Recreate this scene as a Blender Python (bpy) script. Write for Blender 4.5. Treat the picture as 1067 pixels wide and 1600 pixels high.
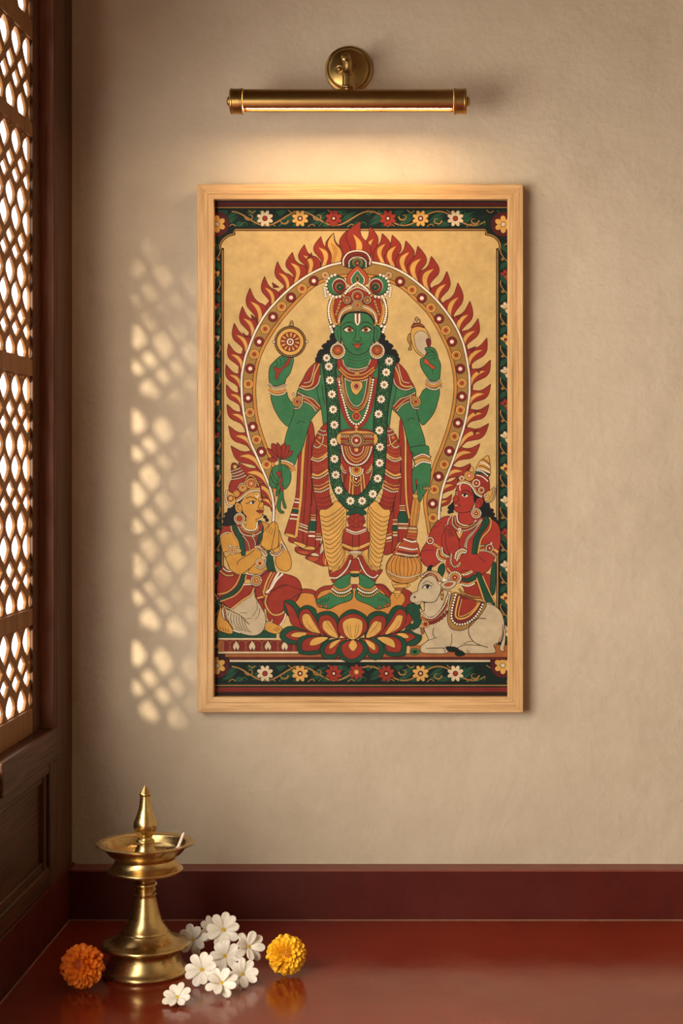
import bpy, bmesh, math, random, mathutils
from mathutils import Vector, Matrix
TAU=math.tau
SC=bpy.context.scene
for o in list(bpy.data.objects): bpy.data.objects.remove(o)
# ---------------------------------------------------------------- camera
D0=3.12; FPX=2600.0; CX=690.0; CY=740.0; CAMZ=.8255
cam=bpy.data.cameras.new('camera'); camo=bpy.data.objects.new('camera',cam); SC.collection.objects.link(camo)
cam.sensor_fit='VERTICAL'; cam.sensor_height=36; cam.lens=36*FPX/1600
cam.shift_x=(533.5-CX)/1600; cam.shift_y=(CY-800)/1600
camo.location=(0,-D0,CAMZ); camo.rotation_euler=(math.pi/2,0,0); SC.camera=camo
# ---------------------------------------------------------------- light
SC.view_settings.view_transform='Standard'; SC.view_settings.look='None'; SC.view_settings.gamma=1; SC.view_settings.use_curve_mapping=False
SC.view_settings.exposure=0.55
W=bpy.data.worlds.new('sky'); SC.world=W; W.use_nodes=True
bg=W.node_tree.nodes['Background']; bg.inputs[0].default_value=(1,.93,.84,1); bg.inputs[1].default_value=4.0
sun=bpy.data.lights.new('sun','SUN'); sun.energy=5.2; sun.color=(1,.80,.56); sun.angle=math.radians(3.4)
suno=bpy.data.objects.new('sun',sun); SC.collection.objects.link(suno)
SUND=Vector((.62,1,-.20)).normalized()
suno.rotation_euler=SUND.to_track_quat('-Z','Y').to_euler()
# daylight from the open veranda outside the left wall's wide window
def area(name,loc,target,sx,sy,en,col):
    l=bpy.data.lights.new(name,'AREA'); l.shape='RECTANGLE'; l.size=sx; l.size_y=sy; l.energy=en; l.color=col
    o=bpy.data.objects.new(name,l); SC.collection.objects.link(o); o.location=loc
    o.rotation_euler=(Vector(target)-Vector(loc)).to_track_quat('-Z','Y').to_euler(); return o
area('veranda_daylight',(-1.15,-2.1,1.02),(-.15,-1.72,.90),1.25,1.45,50,(1,.90,.78))

# ---------------------------------------------------------------- helpers
def px(x,y,yy=0.0):
    s=(D0+yy)/FPX
    return Vector(((x-CX)*s,yy,CAMZ-(y-CY)*s))
class NT:
    def __init__(s,name):
        s.m=bpy.data.materials.new(name); s.m.use_nodes=True; s.t=s.m.node_tree; s.b=s.t.nodes['Principled BSDF']
    def n(s,t,**k):
        o=s.t.nodes.new(t)
        for a,b in k.items():
            if a in o.inputs: o.inputs[a].default_value=b
            else: setattr(o,a,b)
        return o
    def l(s,a,b): s.t.links.new(a,b)
    def coords(s,scale=(1,1,1),kind='Object'):
        c=s.n('ShaderNodeTexCoord'); m=s.n('ShaderNodeMapping'); m.inputs['Scale'].default_value=scale; s.l(c.outputs[kind],m.inputs[0]); return m.outputs[0]
    def noise(s,co,scale,detail=4,rough=.55):
        o=s.n('ShaderNodeTexNoise'); o.inputs['Scale'].default_value=scale; o.inputs['Detail'].default_value=detail; o.inputs['Roughness'].default_value=rough; s.l(co,o.inputs['Vector']); return o.outputs['Fac']
    def ramp(s,fac,stops):
        r=s.n('ShaderNodeValToRGB'); e=r.color_ramp.elements
        while len(e)<len(stops): e.new(.5)
        for q,(p,c) in zip(e,stops): q.position=p; q.color=(*c,1) if len(c)==3 else c
        s.l(fac,r.inputs[0]); return r.outputs[0]
    def bump(s,h,st,dist,prev=None):
        b=s.n('ShaderNodeBump'); b.inputs['Strength'].default_value=st; b.inputs['Distance'].default_value=dist; s.l(h,b.inputs['Height'])
        if prev is not None: s.l(prev,b.inputs['Normal'])
        return b.outputs[0]
    def mr(s,v,a,b,c,d):
        m=s.n('ShaderNodeMapRange'); 
        for i,x in enumerate((a,b,c,d)): m.inputs[1+i].default_value=x
        s.l(v,m.inputs[0]); return m.outputs[0]
def mul(c,k): return tuple(min(1,x*k) for x in c)
def pigment(k,c):
    t=NT('pigment_'+k); co=t.coords(); f=t.noise(co,45,5,.65); 
    col=t.ramp(f,[(.3,mul(c,.86)),(.7,mul(c,1.12))]); t.l(col,t.b.inputs['Base Color']); t.b.inputs['Roughness'].default_value=.6; t.b.inputs['Specular IOR Level'].default_value=.12
    return t.m
def m_plaster():
    t=NT('lime_plaster'); co=t.coords()
    f=t.noise(co,2.2,6,.6); g=t.noise(co,16,6,.7); h=t.noise(co,60,6,.7)
    col=t.ramp(f,[(.3,(.48,.405,.30)),(.7,(.575,.495,.375))])
    mx=t.n('ShaderNodeMix',data_type='RGBA',blend_type='MULTIPLY'); mx.inputs[0].default_value=.5
    t.l(col,mx.inputs[6]); t.l(t.ramp(g,[(.3,(.86,.84,.80)),(.65,(1,1,1))]),mx.inputs[7]); t.l(mx.outputs[2],t.b.inputs['Base Color'])
    t.b.inputs['Roughness'].default_value=.92; t.b.inputs['Specular IOR Level'].default_value=.15
    b=t.bump(t.noise(co,5,4,.6),.5,.02); b=t.bump(g,.55,.006,b); b=t.bump(h,.6,.0018,b); t.l(b,t.b.inputs['Normal']); return t.m
def m_wood(name,c1,c2,axis,rough=.42,fine=1.0,bump=.25):
    t=NT(name); sc=[9.0*fine]*3; sc[axis]=.55*fine; co=t.coords(tuple(sc))
    f=t.noise(co,6,8,.62); sc2=[60.0*fine]*3; sc2[axis]=1.6*fine; co2=t.coords(tuple(sc2)); g=t.noise(co2,4,4,.6)
    col=t.ramp(f,[(.32,c1),(.5,tuple((a+b)/2 for a,b in zip(c1,c2))),(.68,c2)])
    mx=t.n('ShaderNodeMix',data_type='RGBA',blend_type='MULTIPLY'); mx.inputs[0].default_value=.7
    t.l(col,mx.inputs[6]); t.l(t.ramp(g,[(.36,(.70,.66,.62)),(.56,(1,1,1))]),mx.inputs[7]); t.l(mx.outputs[2],t.b.inputs['Base Color'])
    t.l(t.mr(g,.3,.7,rough+.12,rough-.05),t.b.inputs['Roughness']); t.l(t.bump(g,bump,.0006),t.b.inputs['Normal']); t.b.inputs['Specular IOR Level'].default_value=.32; return t.m
def m_red(name,c1,c2,r0,r1):
    t=NT(name); co=t.coords((1,1,1)); f=t.noise(co,3.0,7,.62); g=t.noise(co,34,6,.7)
    col=t.ramp(f,[(.3,c1),(.7,c2)]); mx=t.n('ShaderNodeMix',data_type='RGBA',blend_type='MULTIPLY'); mx.inputs[0].default_value=.6
    t.l(col,mx.inputs[6]); t.l(t.ramp(g,[(.3,(.7,.66,.62)),(.6,(1,1,1))]),mx.inputs[7]); t.l(mx.outputs[2],t.b.inputs['Base Color'])
    t.l(t.mr(t.noise(t.coords((1,1,1)),7,6,.65),.3,.7,r0,r1),t.b.inputs['Roughness']); t.b.inputs['Specular IOR Level'].default_value=.5
    t.l(t.bump(f,.12,.01),t.b.inputs['Normal']); return t.m
def m_brass(name,c1,c2,r):
    t=NT(name); co=t.coords(); f=t.noise(co,9,6,.65); t.l(t.ramp(f,[(.3,c1),(.7,c2)]),t.b.inputs['Base Color']); t.b.inputs['Metallic'].default_value=1
    g=t.noise(t.coords((1,1,9)),20,4,.6); t.l(t.mr(g,.3,.7,r-.01,r+.03),t.b.inputs['Roughness']); t.l(t.bump(g,.03,.0001),t.b.inputs['Normal']); return t.m
def m_petal(name,c1,c2,rough=.5,sss=.0):
    t=NT(name); co=t.coords(); f=t.noise(co,40,3,.5); t.l(t.ramp(f,[(.35,c1),(.65,c2)]),t.b.inputs['Base Color']); t.b.inputs['Roughness'].default_value=rough
    if sss: t.b.inputs['Subsurface Weight'].default_value=sss; t.b.inputs['Subsurface Radius'].default_value=(.006,.005,.003)
    return t.m
M={}
M['plaster']=m_plaster()
M['ceil']=m_petal('ceiling_plaster',(.40,.33,.24),(.44,.36,.26),.9)
DW1,DW2=(.048,.016,.005),(.120,.044,.013)
M['wood_v']=m_wood('dark_teak_upright',DW1,DW2,2); M['wood_h']=m_wood('dark_teak_lengthwise',DW1,DW2,1)
M['jamb']=m_wood('teak_painted_sunlit',(.15,.055,.028),(.27,.115,.062),2,.5)  # same teak, lighter and redder: sunlight on the jamb put into the colour
M['lattice']=m_wood('pierced_teak',(.20,.085,.024),(.33,.155,.048),2,.5)
M['oak_h']=m_wood('pale_oak_crosswise',(.49,.28,.11),(.70,.455,.215),0,.45,1.6,.35); M['oak_v']=m_wood('pale_oak_upright',(.49,.28,.11),(.70,.455,.215),2,.45,1.6,.35)
M['floor']=m_red('polished_red_oxide',(.150,.014,.006),(.235,.030,.011),.10,.24)
M['skirt']=m_red('red_oxide_skirting',(.065,.007,.004),(.100,.012,.006),.38,.55); M['skirt'].node_tree.nodes['Principled BSDF'].inputs['Specular IOR Level'].default_value=.25
M['skirt_edge']=m_red('red_oxide_edge_highlight',(.16,.035,.022),(.22,.055,.035),.4,.55)  # lighter red: the edge highlight is painted into the colour
M['seam']=m_petal('pale_joint',(.22,.12,.07),(.30,.17,.10),.7)
M['brass']=m_brass('polished_brass',(.54,.375,.15),(.60,.43,.18),.27)
M['abrass']=m_brass('aged_brass',(.33,.20,.065),(.44,.28,.10),.30)
M['black']=m_petal('dark_board',(.02,.014,.01),(.03,.02,.014),.8)

def link(o): SC.collection.objects.link(o); return o
def newobj(name,me,mats,parent=None,smooth=False):
    o=bpy.data.objects.new(name,me)
    for m in (mats if isinstance(mats,(list,tuple)) else [mats]): me.materials.append(m)
    if smooth: me.polygons.foreach_set('use_smooth',[True]*len(me.polygons))
    link(o); o.parent=parent; return o
def bm2(name,bm,mats,parent=None,smooth=False,ang=None):
    bmesh.ops.recalc_face_normals(bm,faces=bm.faces)
    me=bpy.data.meshes.new(name); bm.to_mesh(me); bm.free(); o=newobj(name,me,mats,parent,smooth or ang is not None)
    if ang is not None: me.set_sharp_from_angle(angle=math.radians(ang))
    return o
def box(bm,x0,x1,y0,y1,z0,z1,bev=0.0):
    r=bmesh.ops.create_cube(bm,size=1); vs=r['verts']
    for v in vs: v.co=Vector((x0+(v.co.x+.5)*(x1-x0),y0+(v.co.y+.5)*(y1-y0),z0+(v.co.z+.5)*(z1-z0)))
    if bev:
        es=list({e for v in vs for e in v.link_edges}); bmesh.ops.bevel(bm,geom=es,offset=bev,segments=2,affect='EDGES',profile=.5)
def boxo(name,dims,mat,parent=None,bev=0.0):
    bm=bmesh.new(); box(bm,*dims,bev=bev); return bm2(name,bm,mat,parent)
def lathe(bm,prof,n=64,mat=None,cap=True):
    M_=mat or Matrix.Identity(4); rings=[]
    for r,z in prof:
        if r<1e-6: rings.append([bm.verts.new(M_@Vector((0,0,z)))])
        else: rings.append([bm.verts.new(M_@Vector((r*math.cos(a*TAU/n),r*math.sin(a*TAU/n),z))) for a in range(n)])
    for a,b in zip(rings,rings[1:]):
        for i in range(n):
            j=(i+1)%n
            if len(a)==1 and len(b)==1: continue
            if len(a)==1: bm.faces.new((a[0],b[i],b[j]))
            elif len(b)==1: bm.faces.new((a[i],a[j],b[0]))
            else: bm.faces.new((a[i],a[j],b[j],b[i]))
    if cap:
        for r in (rings[0],rings[-1]):
            if len(r)>2: bm.faces.new(r)
def smoothprof(P,n=5):
    # Catmull-Rom through (r,z,sharp)
    out=[]
    for i in range(len(P)-1):
        p1=P[i]; p2=P[i+1]; p0=P[i-1] if i else p1; p3=P[i+2] if i+2<len(P) else p2
        if len(p1)>2: p0=p1
        if len(p2)>2: p3=p2
        for j in range(n):
            t=j/n; out.append(tuple(.5*(2*p1[a]+(p2[a]-p0[a])*t+(2*p0[a]-5*p1[a]+4*p2[a]-p3[a])*t*t+(3*p1[a]-p0[a]-3*p2[a]+p3[a])*t**3) for a in (0,1)))
    out.append(P[-1][:2]); return [(max(0,r),z) for r,z in out]
def empty(name,loc,label,cat,group=None):
    o=bpy.data.objects.new(name,None); o.location=loc; o.empty_display_size=.05; link(o); tag(o,label,cat,group); return o
def tag(o,label,cat,group=None):
    o['label']=label; o['category']=cat
    if group: o['group']=group
def struct(o,label=None,cat=None):
    o['kind']='structure'
    if label: o['label']=label; o['category']=cat
    return o

# ---------------------------------------------------------------- room
XL=-.6876; XR=1.75; YF=-5.2; ZC=2.75
# back wall
def bevwall():
    bm=bmesh.new(); box(bm,XL-.03,XR+.1,0,.12,-.05,ZC); return bm2('wall_back',bm,M['plaster'])
struct(bevwall(),'cream lime-plastered wall with trowel marks behind the picture','wall')
fl=boxo('floor',(-2.0,XR+.1,YF,.1,-.06,0),M['floor']); struct(fl,'glossy red oxide floor with soft reflections','floor')
struct(boxo('ceiling',(XL-.12,XR+.1,YF,.12,ZC,ZC+.1),M['ceil']),'plain plaster ceiling above the frame of the photo','ceiling')
struct(boxo('wall_right',(XR,XR+.1,YF,0,0,ZC),M['plaster']),'plain plastered wall out of view on the right','wall')
# skirting along the picture wall: face, top edge with its highlight painted in
st=.045; hz=px(0,1360,-st).z
bm=bmesh.new(); box(bm,XL-.03,XR,-st,0,0,hz,bev=.002); sk=bm2('baseboard_back',bm,M['skirt']); struct(sk,'deep red oxide baseboard along the plaster wall','baseboard')
bm=bmesh.new(); box(bm,XL,XR,-st-.0012,0,hz-.003,hz+.0016,bev=.0012); bm2('top_edge',bm,M['skirt_edge'],sk)
bm=bmesh.new(); box(bm,XL,XR,-st-.0022,-st,0,.0016,bev=.0005); bm2('floor_joint',bm,M['seam'],sk)
# left wall, lower part: red skirting
bm=bmesh.new(); box(bm,XL-.12,XL-.0005,-.95,-.001,0,.098,bev=.002); sl=bm2('baseboard_left',bm,M['skirt']); struct(sl,'dark red oxide baseboard under the wooden panelling','baseboard')
bm=bmesh.new(); box(bm,XL-.0005,XL+.0015,-.95,-st,0,.0016,bev=.0004); bm2('floor_joint',bm,M['seam'],sl)
# left wall above: timber window wall.  solid teak wall nearer the room's front
ZS=.372; ZT=2.05            # sill top, head
Y1=-.165; Y0=-.165-.31; XP=XL-.025
struct(boxo('wall_front',(XL-.12,XR+.1,YF-.1,YF,0,ZC),M['plaster']),'plain plastered wall behind the camera','wall')
wl=boxo('wall_left',(XL-.10,XL,-.95,Y0-.06,.098,ZS-.01),M['wood_v']); struct(wl,'dark teak plank wall beside the lattice window','wall')
boxo('head_panel',(XL-.034,XL,YF,0,ZT+.08,ZC),M['wood_v'],wl); boxo('light_cut_panel',(XL-.05,XL,-3.3,Y0-.058,1.40,ZT+.08),M['wood_v'],wl); boxo('end_panel',(XL-.10,XL,YF,-3.3,0,ZT+.08),M['wood_v'],wl)  # middle panel: unseen, added to darken the top of the plaster wall
# corner post with beads
wt=boxo('trim_1',(XL-.034,XL,Y1+.018,-.062,.098,ZT+.08),M['wood_v'],None,.002); struct(wt,'dark teak corner post between the lattice window and the plaster wall','post')
boxo('outer_bead',(XL-.034,XL-.005,-.064,0,.098,ZT+.08),M['wood_v'],wt,.002)
boxo('inner_bead',(XL-.033,XL-.004,Y1+.010,Y1+.0185,ZS-.06,ZT+.08),M['wood_v'],wt,.0015)
boxo('jamb_edge',(XL-.033,XL+.001,Y1,Y1+.0105,ZS-.06,ZT+.08),M['wood_v'],wt,.002)
# panelling below the sill
pn=boxo('trim_2',(XL-.035,XL-.016,Y0-.06,Y1+.021,.097,.321),M['wood_h']); struct(pn,'dark teak panelling below the window sill','panelling')
bm=bmesh.new(); box(bm,XL-.020,XL-.0022,Y0-.06,Y1+.020,.298,.325,bev=.003); bm2('top_rail',bm,M['wood_h'],pn)
bm=bmesh.new(); box(bm,XL-.020,XL-.0022,Y0-.06,Y1+.020,.098,.134,bev=.003); bm2('bottom_rail',bm,M['wood_h'],pn)
bm=bmesh.new(); box(bm,XL-.022,XL-.0008,Y1-.030,Y1+.0205,.090,.321,bev=.002); box(bm,XL-.022,XL-.006,Y1-.047,Y1-.033,.12,.30,bev=.003); bm2('end_stile',bm,M['wood_v'],pn)
bm=bmesh.new(); box(bm,XL-.026,XL-.010,Y0-.06,Y1-.047,.284,.300,bev=.003); box(bm,XL-.026,XL-.010,Y0-.06,Y1-.047,.13,.146,bev=.003); bm2('panel_moulding',bm,M['wood_h'],pn)
# ---------------------------------------------------------------- the lattice window
wn=bpy.data.objects.new('window_1',None); wn.location=(XP,(Y0+Y1)/2,ZS); link(wn); struct(wn,'tall carved teak lattice window letting in low sunlight','window')
def wpart(name,dims,mat,bev=.0015):
    x0,x1,y0,y1,z0,z1=dims; l=wn.location
    return boxo(name,(x0-l.x,x1-l.x,y0-l.y,y1-l.y,z0-l.z,z1-l.z),mat,wn,bev)
# sill: broad board, its nosing with a groove
wpart('sill',(XP-.07,XL-.004,Y0-.06,Y1+.0005,.318,ZS),M['wood_h'],.002)
wpart('sill_nosing',(XL-.0035,XL+.0065,Y0-.06,Y1+.009,.320,ZS+.003),M['wood_h'],.0028)
wpart('stile',(XP-.012,XP,Y1-.051,Y1,ZS,ZT),M['wood_v'])
wpart('stile',(XP-.022,XP,Y0-.06,Y0,ZS,ZT),M['wood_v'])
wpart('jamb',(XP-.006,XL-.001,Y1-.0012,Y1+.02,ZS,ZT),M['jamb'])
wpart('head',(XP-.07,XL,Y0-.06,Y1,ZT-.0,ZT+.08),M['wood_h'])
rails=[(ZS,.416),(.561,.590),(.9953,1.0243),(1.412,1.4365),(1.5817,1.615),(1.93,1.96)]
for a,b in rails: wpart('rail',(XP-.020,XP-.001,Y0-.001,Y1-.050,a,b),M['lattice'],.001)
# pierced panels: rows of pointed ovals and small lozenges, staggered
def hole(cy,cz,w,h,kind):
    pts=[]
    for i in range(24):
        a=i*TAU/24; z=math.sin(a); sg=1 if math.cos(a)>=0 else -1
        q=abs(math.asin(z))/(math.pi/2); z=(1 if z>0 else -1)*q
        y=sg*((1-q**(1.9 if z>0 else 1.45)) if kind=='oval' else (1-q**1.2))
        pts.append((cy+y*w/2,cz+z*h/2))
    return pts
def clip(poly,ax,lim,keep):
    out=[]
    for i in range(len(poly)):
        p,q=poly[i-1],poly[i]; ip=(p[ax]-lim)*keep>0; iq=(q[ax]-lim)*keep>0
        if ip!=iq:
            t=(lim-p[ax])/(q[ax]-p[ax]); out.append((p[0]+(q[0]-p[0])*t,p[1]+(q[1]-p[1])*t))
        if iq: out.append(q)
    return out
YA,YB=Y0,Y1-.050
PW=.0745; PH=.133
def lattice(z0,z1,name):
    cu=bpy.data.curves.new('tmp','CURVE'); cu.dimensions='2D'; cu.fill_mode='BOTH'; cu.extrude=.0022; cu.bevel_depth=.0008; cu.bevel_resolution=1
    def sp(pts):
        s=cu.splines.new('POLY'); s.points.add(len(pts)-1)
        for q,(a,b) in zip(s.points,pts): q.co=(a,b,0,1)
        s.use_cyclic_u=True
    sp([(YA-.002,z0-.002),(YB+.002,z0-.002),(YB+.002,z1+.002),(YA-.002,z1+.002)])
    m=.0032; H=z1-z0
    nrep=max(1,round(H/PH)); ph=H/nrep if H>.1 else PH
    def put(cy,cz,w,h,k):
        P_=hole(cy,cz,w,h,k)
        P_=clip(P_,0,YA+.001,1); 
        if len(P_)>2: P_=clip(P_,0,YB-.001,-1)
        if len(P_)>2: P_=clip(P_,1,z0+.0016,1)
        if len(P_)>2: P_=clip(P_,1,z1-.0016,-1)
        if len(P_)>2:
            ar=abs(sum(a[0]*b[1]-b[0]*a[1] for a,b in zip(P_,P_[1:]+P_[:1])))/2
            if ar>2.5e-5: sp(P_)
    for c in range(-1,6):
        cy=YB-.022-c*PW; co_=cy-PW/2
        for r in range(-1,nrep+2):
            b=z1-.0255-r*ph; k=ph/PH
            put(cy,b,.062,.050*k,'oval'); put(cy,b-.0585*k,.054,.032*k,'loz')
            put(co_,b-.0350*k,.054,.034*k,'loz'); put(co_,b-.0955*k,.062,.051*k,'oval')
        put(co_,z1-.006,.009,.006,'oval')
    to=bpy.data.objects.new('tmp',cu); link(to); bpy.context.view_layer.update()
    dg=bpy.context.evaluated_depsgraph_get(); me=bpy.data.meshes.new_from_object(to.evaluated_get(dg)); bpy.data.objects.remove(to)
    l=wn.location
    for v in me.vertices: v.co=Vector((XP-.008+v.co.z-l.x,v.co.x-l.y,v.co.y-l.z))
    me.materials.clear(); me.name=name; me.flip_normals()
    bm=bmesh.new(); bm.from_mesh(me); bmesh.ops.remove_doubles(bm,verts=bm.verts,dist=1e-5); bmesh.ops.recalc_face_normals(bm,faces=bm.faces); bm.to_mesh(me); bm.free()
    return newobj(name,me,M['lattice'],wn)
for (a,b),(c,d) in zip(rails,rails[1:]): lattice(b,c,'lattice_panel')
# outdoors: wall, sloped board and leaves, all unseen, added to trim the sun
vw=boxo('sun_blocker_wall',(-1.87,-1.75,-6,-2.175,0,2.6),M['plaster']); struct(vw,'unseen wall added beyond the left window to block the sun','wall')
bm=bmesh.new(); vs=[bm.verts.new(v) for y in (-5.2,-.56) for v in ((-1.47,y,1.52),(-.82,y,2.12),(-.82,y,2.16),(-1.47,y,1.56))]
for f in ((0,1,2,3),(7,6,5,4),(0,4,5,1),(1,5,6,2),(2,6,7,3),(3,7,4,0)): bm.faces.new([vs[i] for i in f])
ev=bm2('sun_blocker_board',bm,M['wood_h']); struct(ev,'unseen sloped board added to cut the upper sun patches','sun blocker')
def dapple_leaves():  # unseen leaves, added only to break up the sun patches
    rnd=random.Random(8); bm=bmesh.new()
    for k in range(60):
        c=Vector((XP-.55+rnd.uniform(-.12,.12),-1.2+rnd.uniform(-.22,.22),rnd.uniform(.3,1.75))); n=12; a=rnd.random()*TAU
        R_=Matrix.Rotation(a,3,'Y')@Matrix.Rotation(rnd.uniform(-.6,.6),3,'X')
        L=rnd.uniform(.03,.05); top=[bm.verts.new(c+R_@Vector((L*math.cos(t*TAU/n),.002*math.cos(2*t*TAU/n),L*.5*math.sin(t*TAU/n)))) for t in range(n)]
        bot=[bm.verts.new(v.co+R_@Vector((0,.0015,0))) for v in top]
        bm.faces.new(top); bm.faces.new(bot); 
        for i in range(n): bm.faces.new((top[i],top[(i+1)%n],bot[(i+1)%n],bot[i]))
    o=bm2('sun_dapple_leaves',bm,m_petal('leaf_green',(.05,.12,.03),(.09,.2,.05),.6)); o['kind']='stuff'; tag(o,'green leaves added unseen outside to dapple the sun patches','dapple_leaves')
dapple_leaves()
# ---------------------------------------------------------------- the painted sheet in the frame
PIG={'K':(.022,.011,.007),'G':(.54,.375,.150),'g':(.036,.150,.062),'r':(.25,.030,.018),'d':(.155,.020,.018),
 'o':(.48,.21,.045),'y':(.56,.315,.08),'c':(.56,.45,.29),'w':(.72,.64,.50),'e':(.014,.058,.032),'n':(.007,.016,.013),
 'p':(.30,.165,.045),'s':(.51,.26,.05),'R':(.31,.035,.024),'b':(.012,.014,.014),'h':(.46,.37,.235),'f':(.38,.07,.025),
 'q':(.30,.10,.03),'m':(.035,.135,.045),'D':(.075,.012,.014)}
PK=list(PIG)
class Art:
    def __init__(s): s.v=[]; s.f=[]; s.c=[]; s.z=0; s.t=(0,0,1); s.g=[]
    def T(s,x=0,y=0,k=1): s.t=(x,y,k)
    def pts(s,st):
        out=[]
        for w in st.split():
            cor=w.endswith('!'); a,b=w.rstrip('!').split(',')
            out.append((s.t[0]+float(a)/s.t[2],s.t[1]+float(b)/s.t[2],cor))
        return out
    def curve(s,P,closed,n=4):
        N=len(P); out=[]
        rng=range(N if closed else N-1)
        for i in rng:
            p1=P[i]; p2=P[(i+1)%N]
            p0=P[(i-1)%N] if (closed or i>0) else p1
            p3=P[(i+2)%N] if (closed or i+2<N) else p2
            if p1[2]: p0=p1
            if p2[2]: p3=p2
            for j in range(n):
                t=j/n; q=[]
                for a in (0,1):
                    q.append(.5*(2*p1[a]+(p2[a]-p0[a])*t+(2*p0[a]-5*p1[a]+4*p2[a]-p3[a])*t*t+(3*p1[a]-p0[a]-3*p2[a]+p3[a])*t**3))
                out.append(tuple(q))
        if not closed: out.append(P[-1][:2])
        return out
    def raw(s,col,L):
        # drop doubled points, then triangulate
        Q=[L[0]]
        for p in L[1:]:
            if math.dist(p,Q[-1])>.02: Q.append(p)
        if len(Q)<3: return
        b=len(s.v); s.v+=[(x,y,s.z) for x,y in Q]; s.g.append((b,len(s.f)))
        for t in mathutils.geometry.tessellate_polygon([[Vector((x,y,0)) for x,y in Q]]):
            s.f.append(tuple(b+i for i in t)); s.c.append(col)
    def rib(s,col,L,w,closed=False,taper=0):
        Q=[L[0]]
        for p in L[1:]:
            if math.dist(p,Q[-1])>.05: Q.append(p)
        if closed and math.dist(Q[0],Q[-1])<.05: Q.pop()
        N=len(Q)
        if N<2: return
        b=len(s.v); s.g.append((b,len(s.f)))
        for i in range(N):
            a=Q[(i-1)%N] if (closed or i>0) else Q[i]; c=Q[(i+1)%N] if (closed or i<N-1) else Q[i]
            dx,dy=c[0]-a[0],c[1]-a[1]; l=math.hypot(dx,dy) or 1
            k=w/2
            if taper: k*=max(.15,1-abs(2*i/(N-1)-1)**2) if taper==2 else (1-.85*i/(N-1))
            s.v.append((Q[i][0]-dy/l*k,Q[i][1]+dx/l*k,s.z)); s.v.append((Q[i][0]+dy/l*k,Q[i][1]-dx/l*k,s.z))
        for i in range(N if closed else N-1):
            j=(i+1)%N
            s.f.append((b+2*i,b+2*i+1,b+2*j+1,b+2*j)); s.c.append(col)
    def up(s): s.z+=1
    def mir(s,P,m): return [(2*m-p[0],)+tuple(p[1:]) for p in P]
    def P(s,col,st,o=1.0,m=None,oc='K',n=4):
        P=s.pts(st) if isinstance(st,str) else st
        for Q in ([P] if m is None else [P,s.mir(P,m)]):
            L=s.curve(Q,True,n); s.up(); s.raw(col,L)
            if o: s.up(); s.rib(oc,L,o,True)
    def S(s,col,st,w=1.0,m=None,ol=0,taper=0,n=5,oc='K'):
        P=s.pts(st) if isinstance(st,str) else st
        for Q in ([P] if m is None else [P,s.mir(P,m)]):
            L=s.curve(Q,False,n)
            if ol: s.up(); s.rib(oc,L,w+2*ol,False,taper)
            s.up(); s.rib(col,L,w,False,taper)
    def C(s,col,x,y,r,o=.8,n=16,raw=False,ry=None):
        if not raw: x=s.t[0]+x/s.t[2]; y=s.t[1]+y/s.t[2]
        ry=ry or r
        L=[(x+r*math.cos(a*TAU/n),y+ry*math.sin(a*TAU/n)) for a in range(n)]
        s.up()
        if o: s.raw('K',[(x+(r+o)*math.cos(a*TAU/n),y+(ry+o)*math.sin(a*TAU/n)) for a in range(n)]); s.up()
        s.raw(col,L)
    def rings(s,x,y,spec,raw=False,m=None,n=18):
        if not raw: x=s.t[0]+x/s.t[2]; y=s.t[1]+y/s.t[2]
        for X in ([x] if m is None else [x,2*m-x]):
            for r,c in spec: s.C(c,X,y,r,0,n,True)
    def B(s,st,r=1.1,col='c',gap=2.6,m=None,o=.55):
        P=s.pts(st) if isinstance(st,str) else st
        for Q in ([P] if m is None else [P,s.mir(P,m)]):
            L=s.curve(Q,False,8); d=0; out=[L[0]]; acc=0
            for a,b in zip(L,L[1:]):
                l=math.dist(a,b)
                while acc+l>=gap and l>0:
                    t=(gap-acc)/l; a=(a[0]+(b[0]-a[0])*t,a[1]+(b[1]-a[1])*t); out.append(a); l=math.dist(a,b); acc=0
                acc+=l
            if o:
                s.up()
                s.rib('K',L,2*(r+o))
            s.up()
            for x,y in out: s.raw(col,[(x+r*math.cos(k*TAU/8),y+r*math.sin(k*TAU/8)) for k in range(8)])
    def flower(s,x,y,r,pc,cc,n=8,raw=False,rot=0,pr=None):
        if not raw: x=s.t[0]+x/s.t[2]; y=s.t[1]+y/s.t[2]
        pr=pr or r*.6*math.pi/n
        for q in range(2):
            s.up()
            for k in range(n):
                a=rot+k*TAU/n; cx,cy=x+r*.64*math.cos(a),y+r*.64*math.sin(a); e=.7 if q==0 else 0
                L=[]
                for j in range(10):
                    t=j*TAU/10; u=(r*.38+e)*math.cos(t); v=(pr+e)*math.sin(t)
                    L.append((cx+u*math.cos(a)-v*math.sin(a),cy+u*math.sin(a)+v*math.cos(a)))
                s.raw('K' if q==0 else pc,L)
        s.C(cc,x,y,r*.3,.5,12,True)
    def band(s,st,cols,m=None,o=.5):
        # a jewel band: nested strokes, widest first
        P=s.pts(st) if isinstance(st,str) else st
        for Q in ([P] if m is None else [P,s.mir(P,m)]):
            L=s.curve(Q,False,5)
            for w,c in cols: s.up(); s.rib(c,L,w)
A=Art(); T=A.T; P=A.P; S=A.S; C=A.C; B=A.B; RG=A.rings; F=A.flower; BA=A.band
def rect(c,x0,y0,x1,y1): A.up(); A.raw(c,[(x0,y0),(x1,y0),(x1,y1),(x0,y1)])
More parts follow.
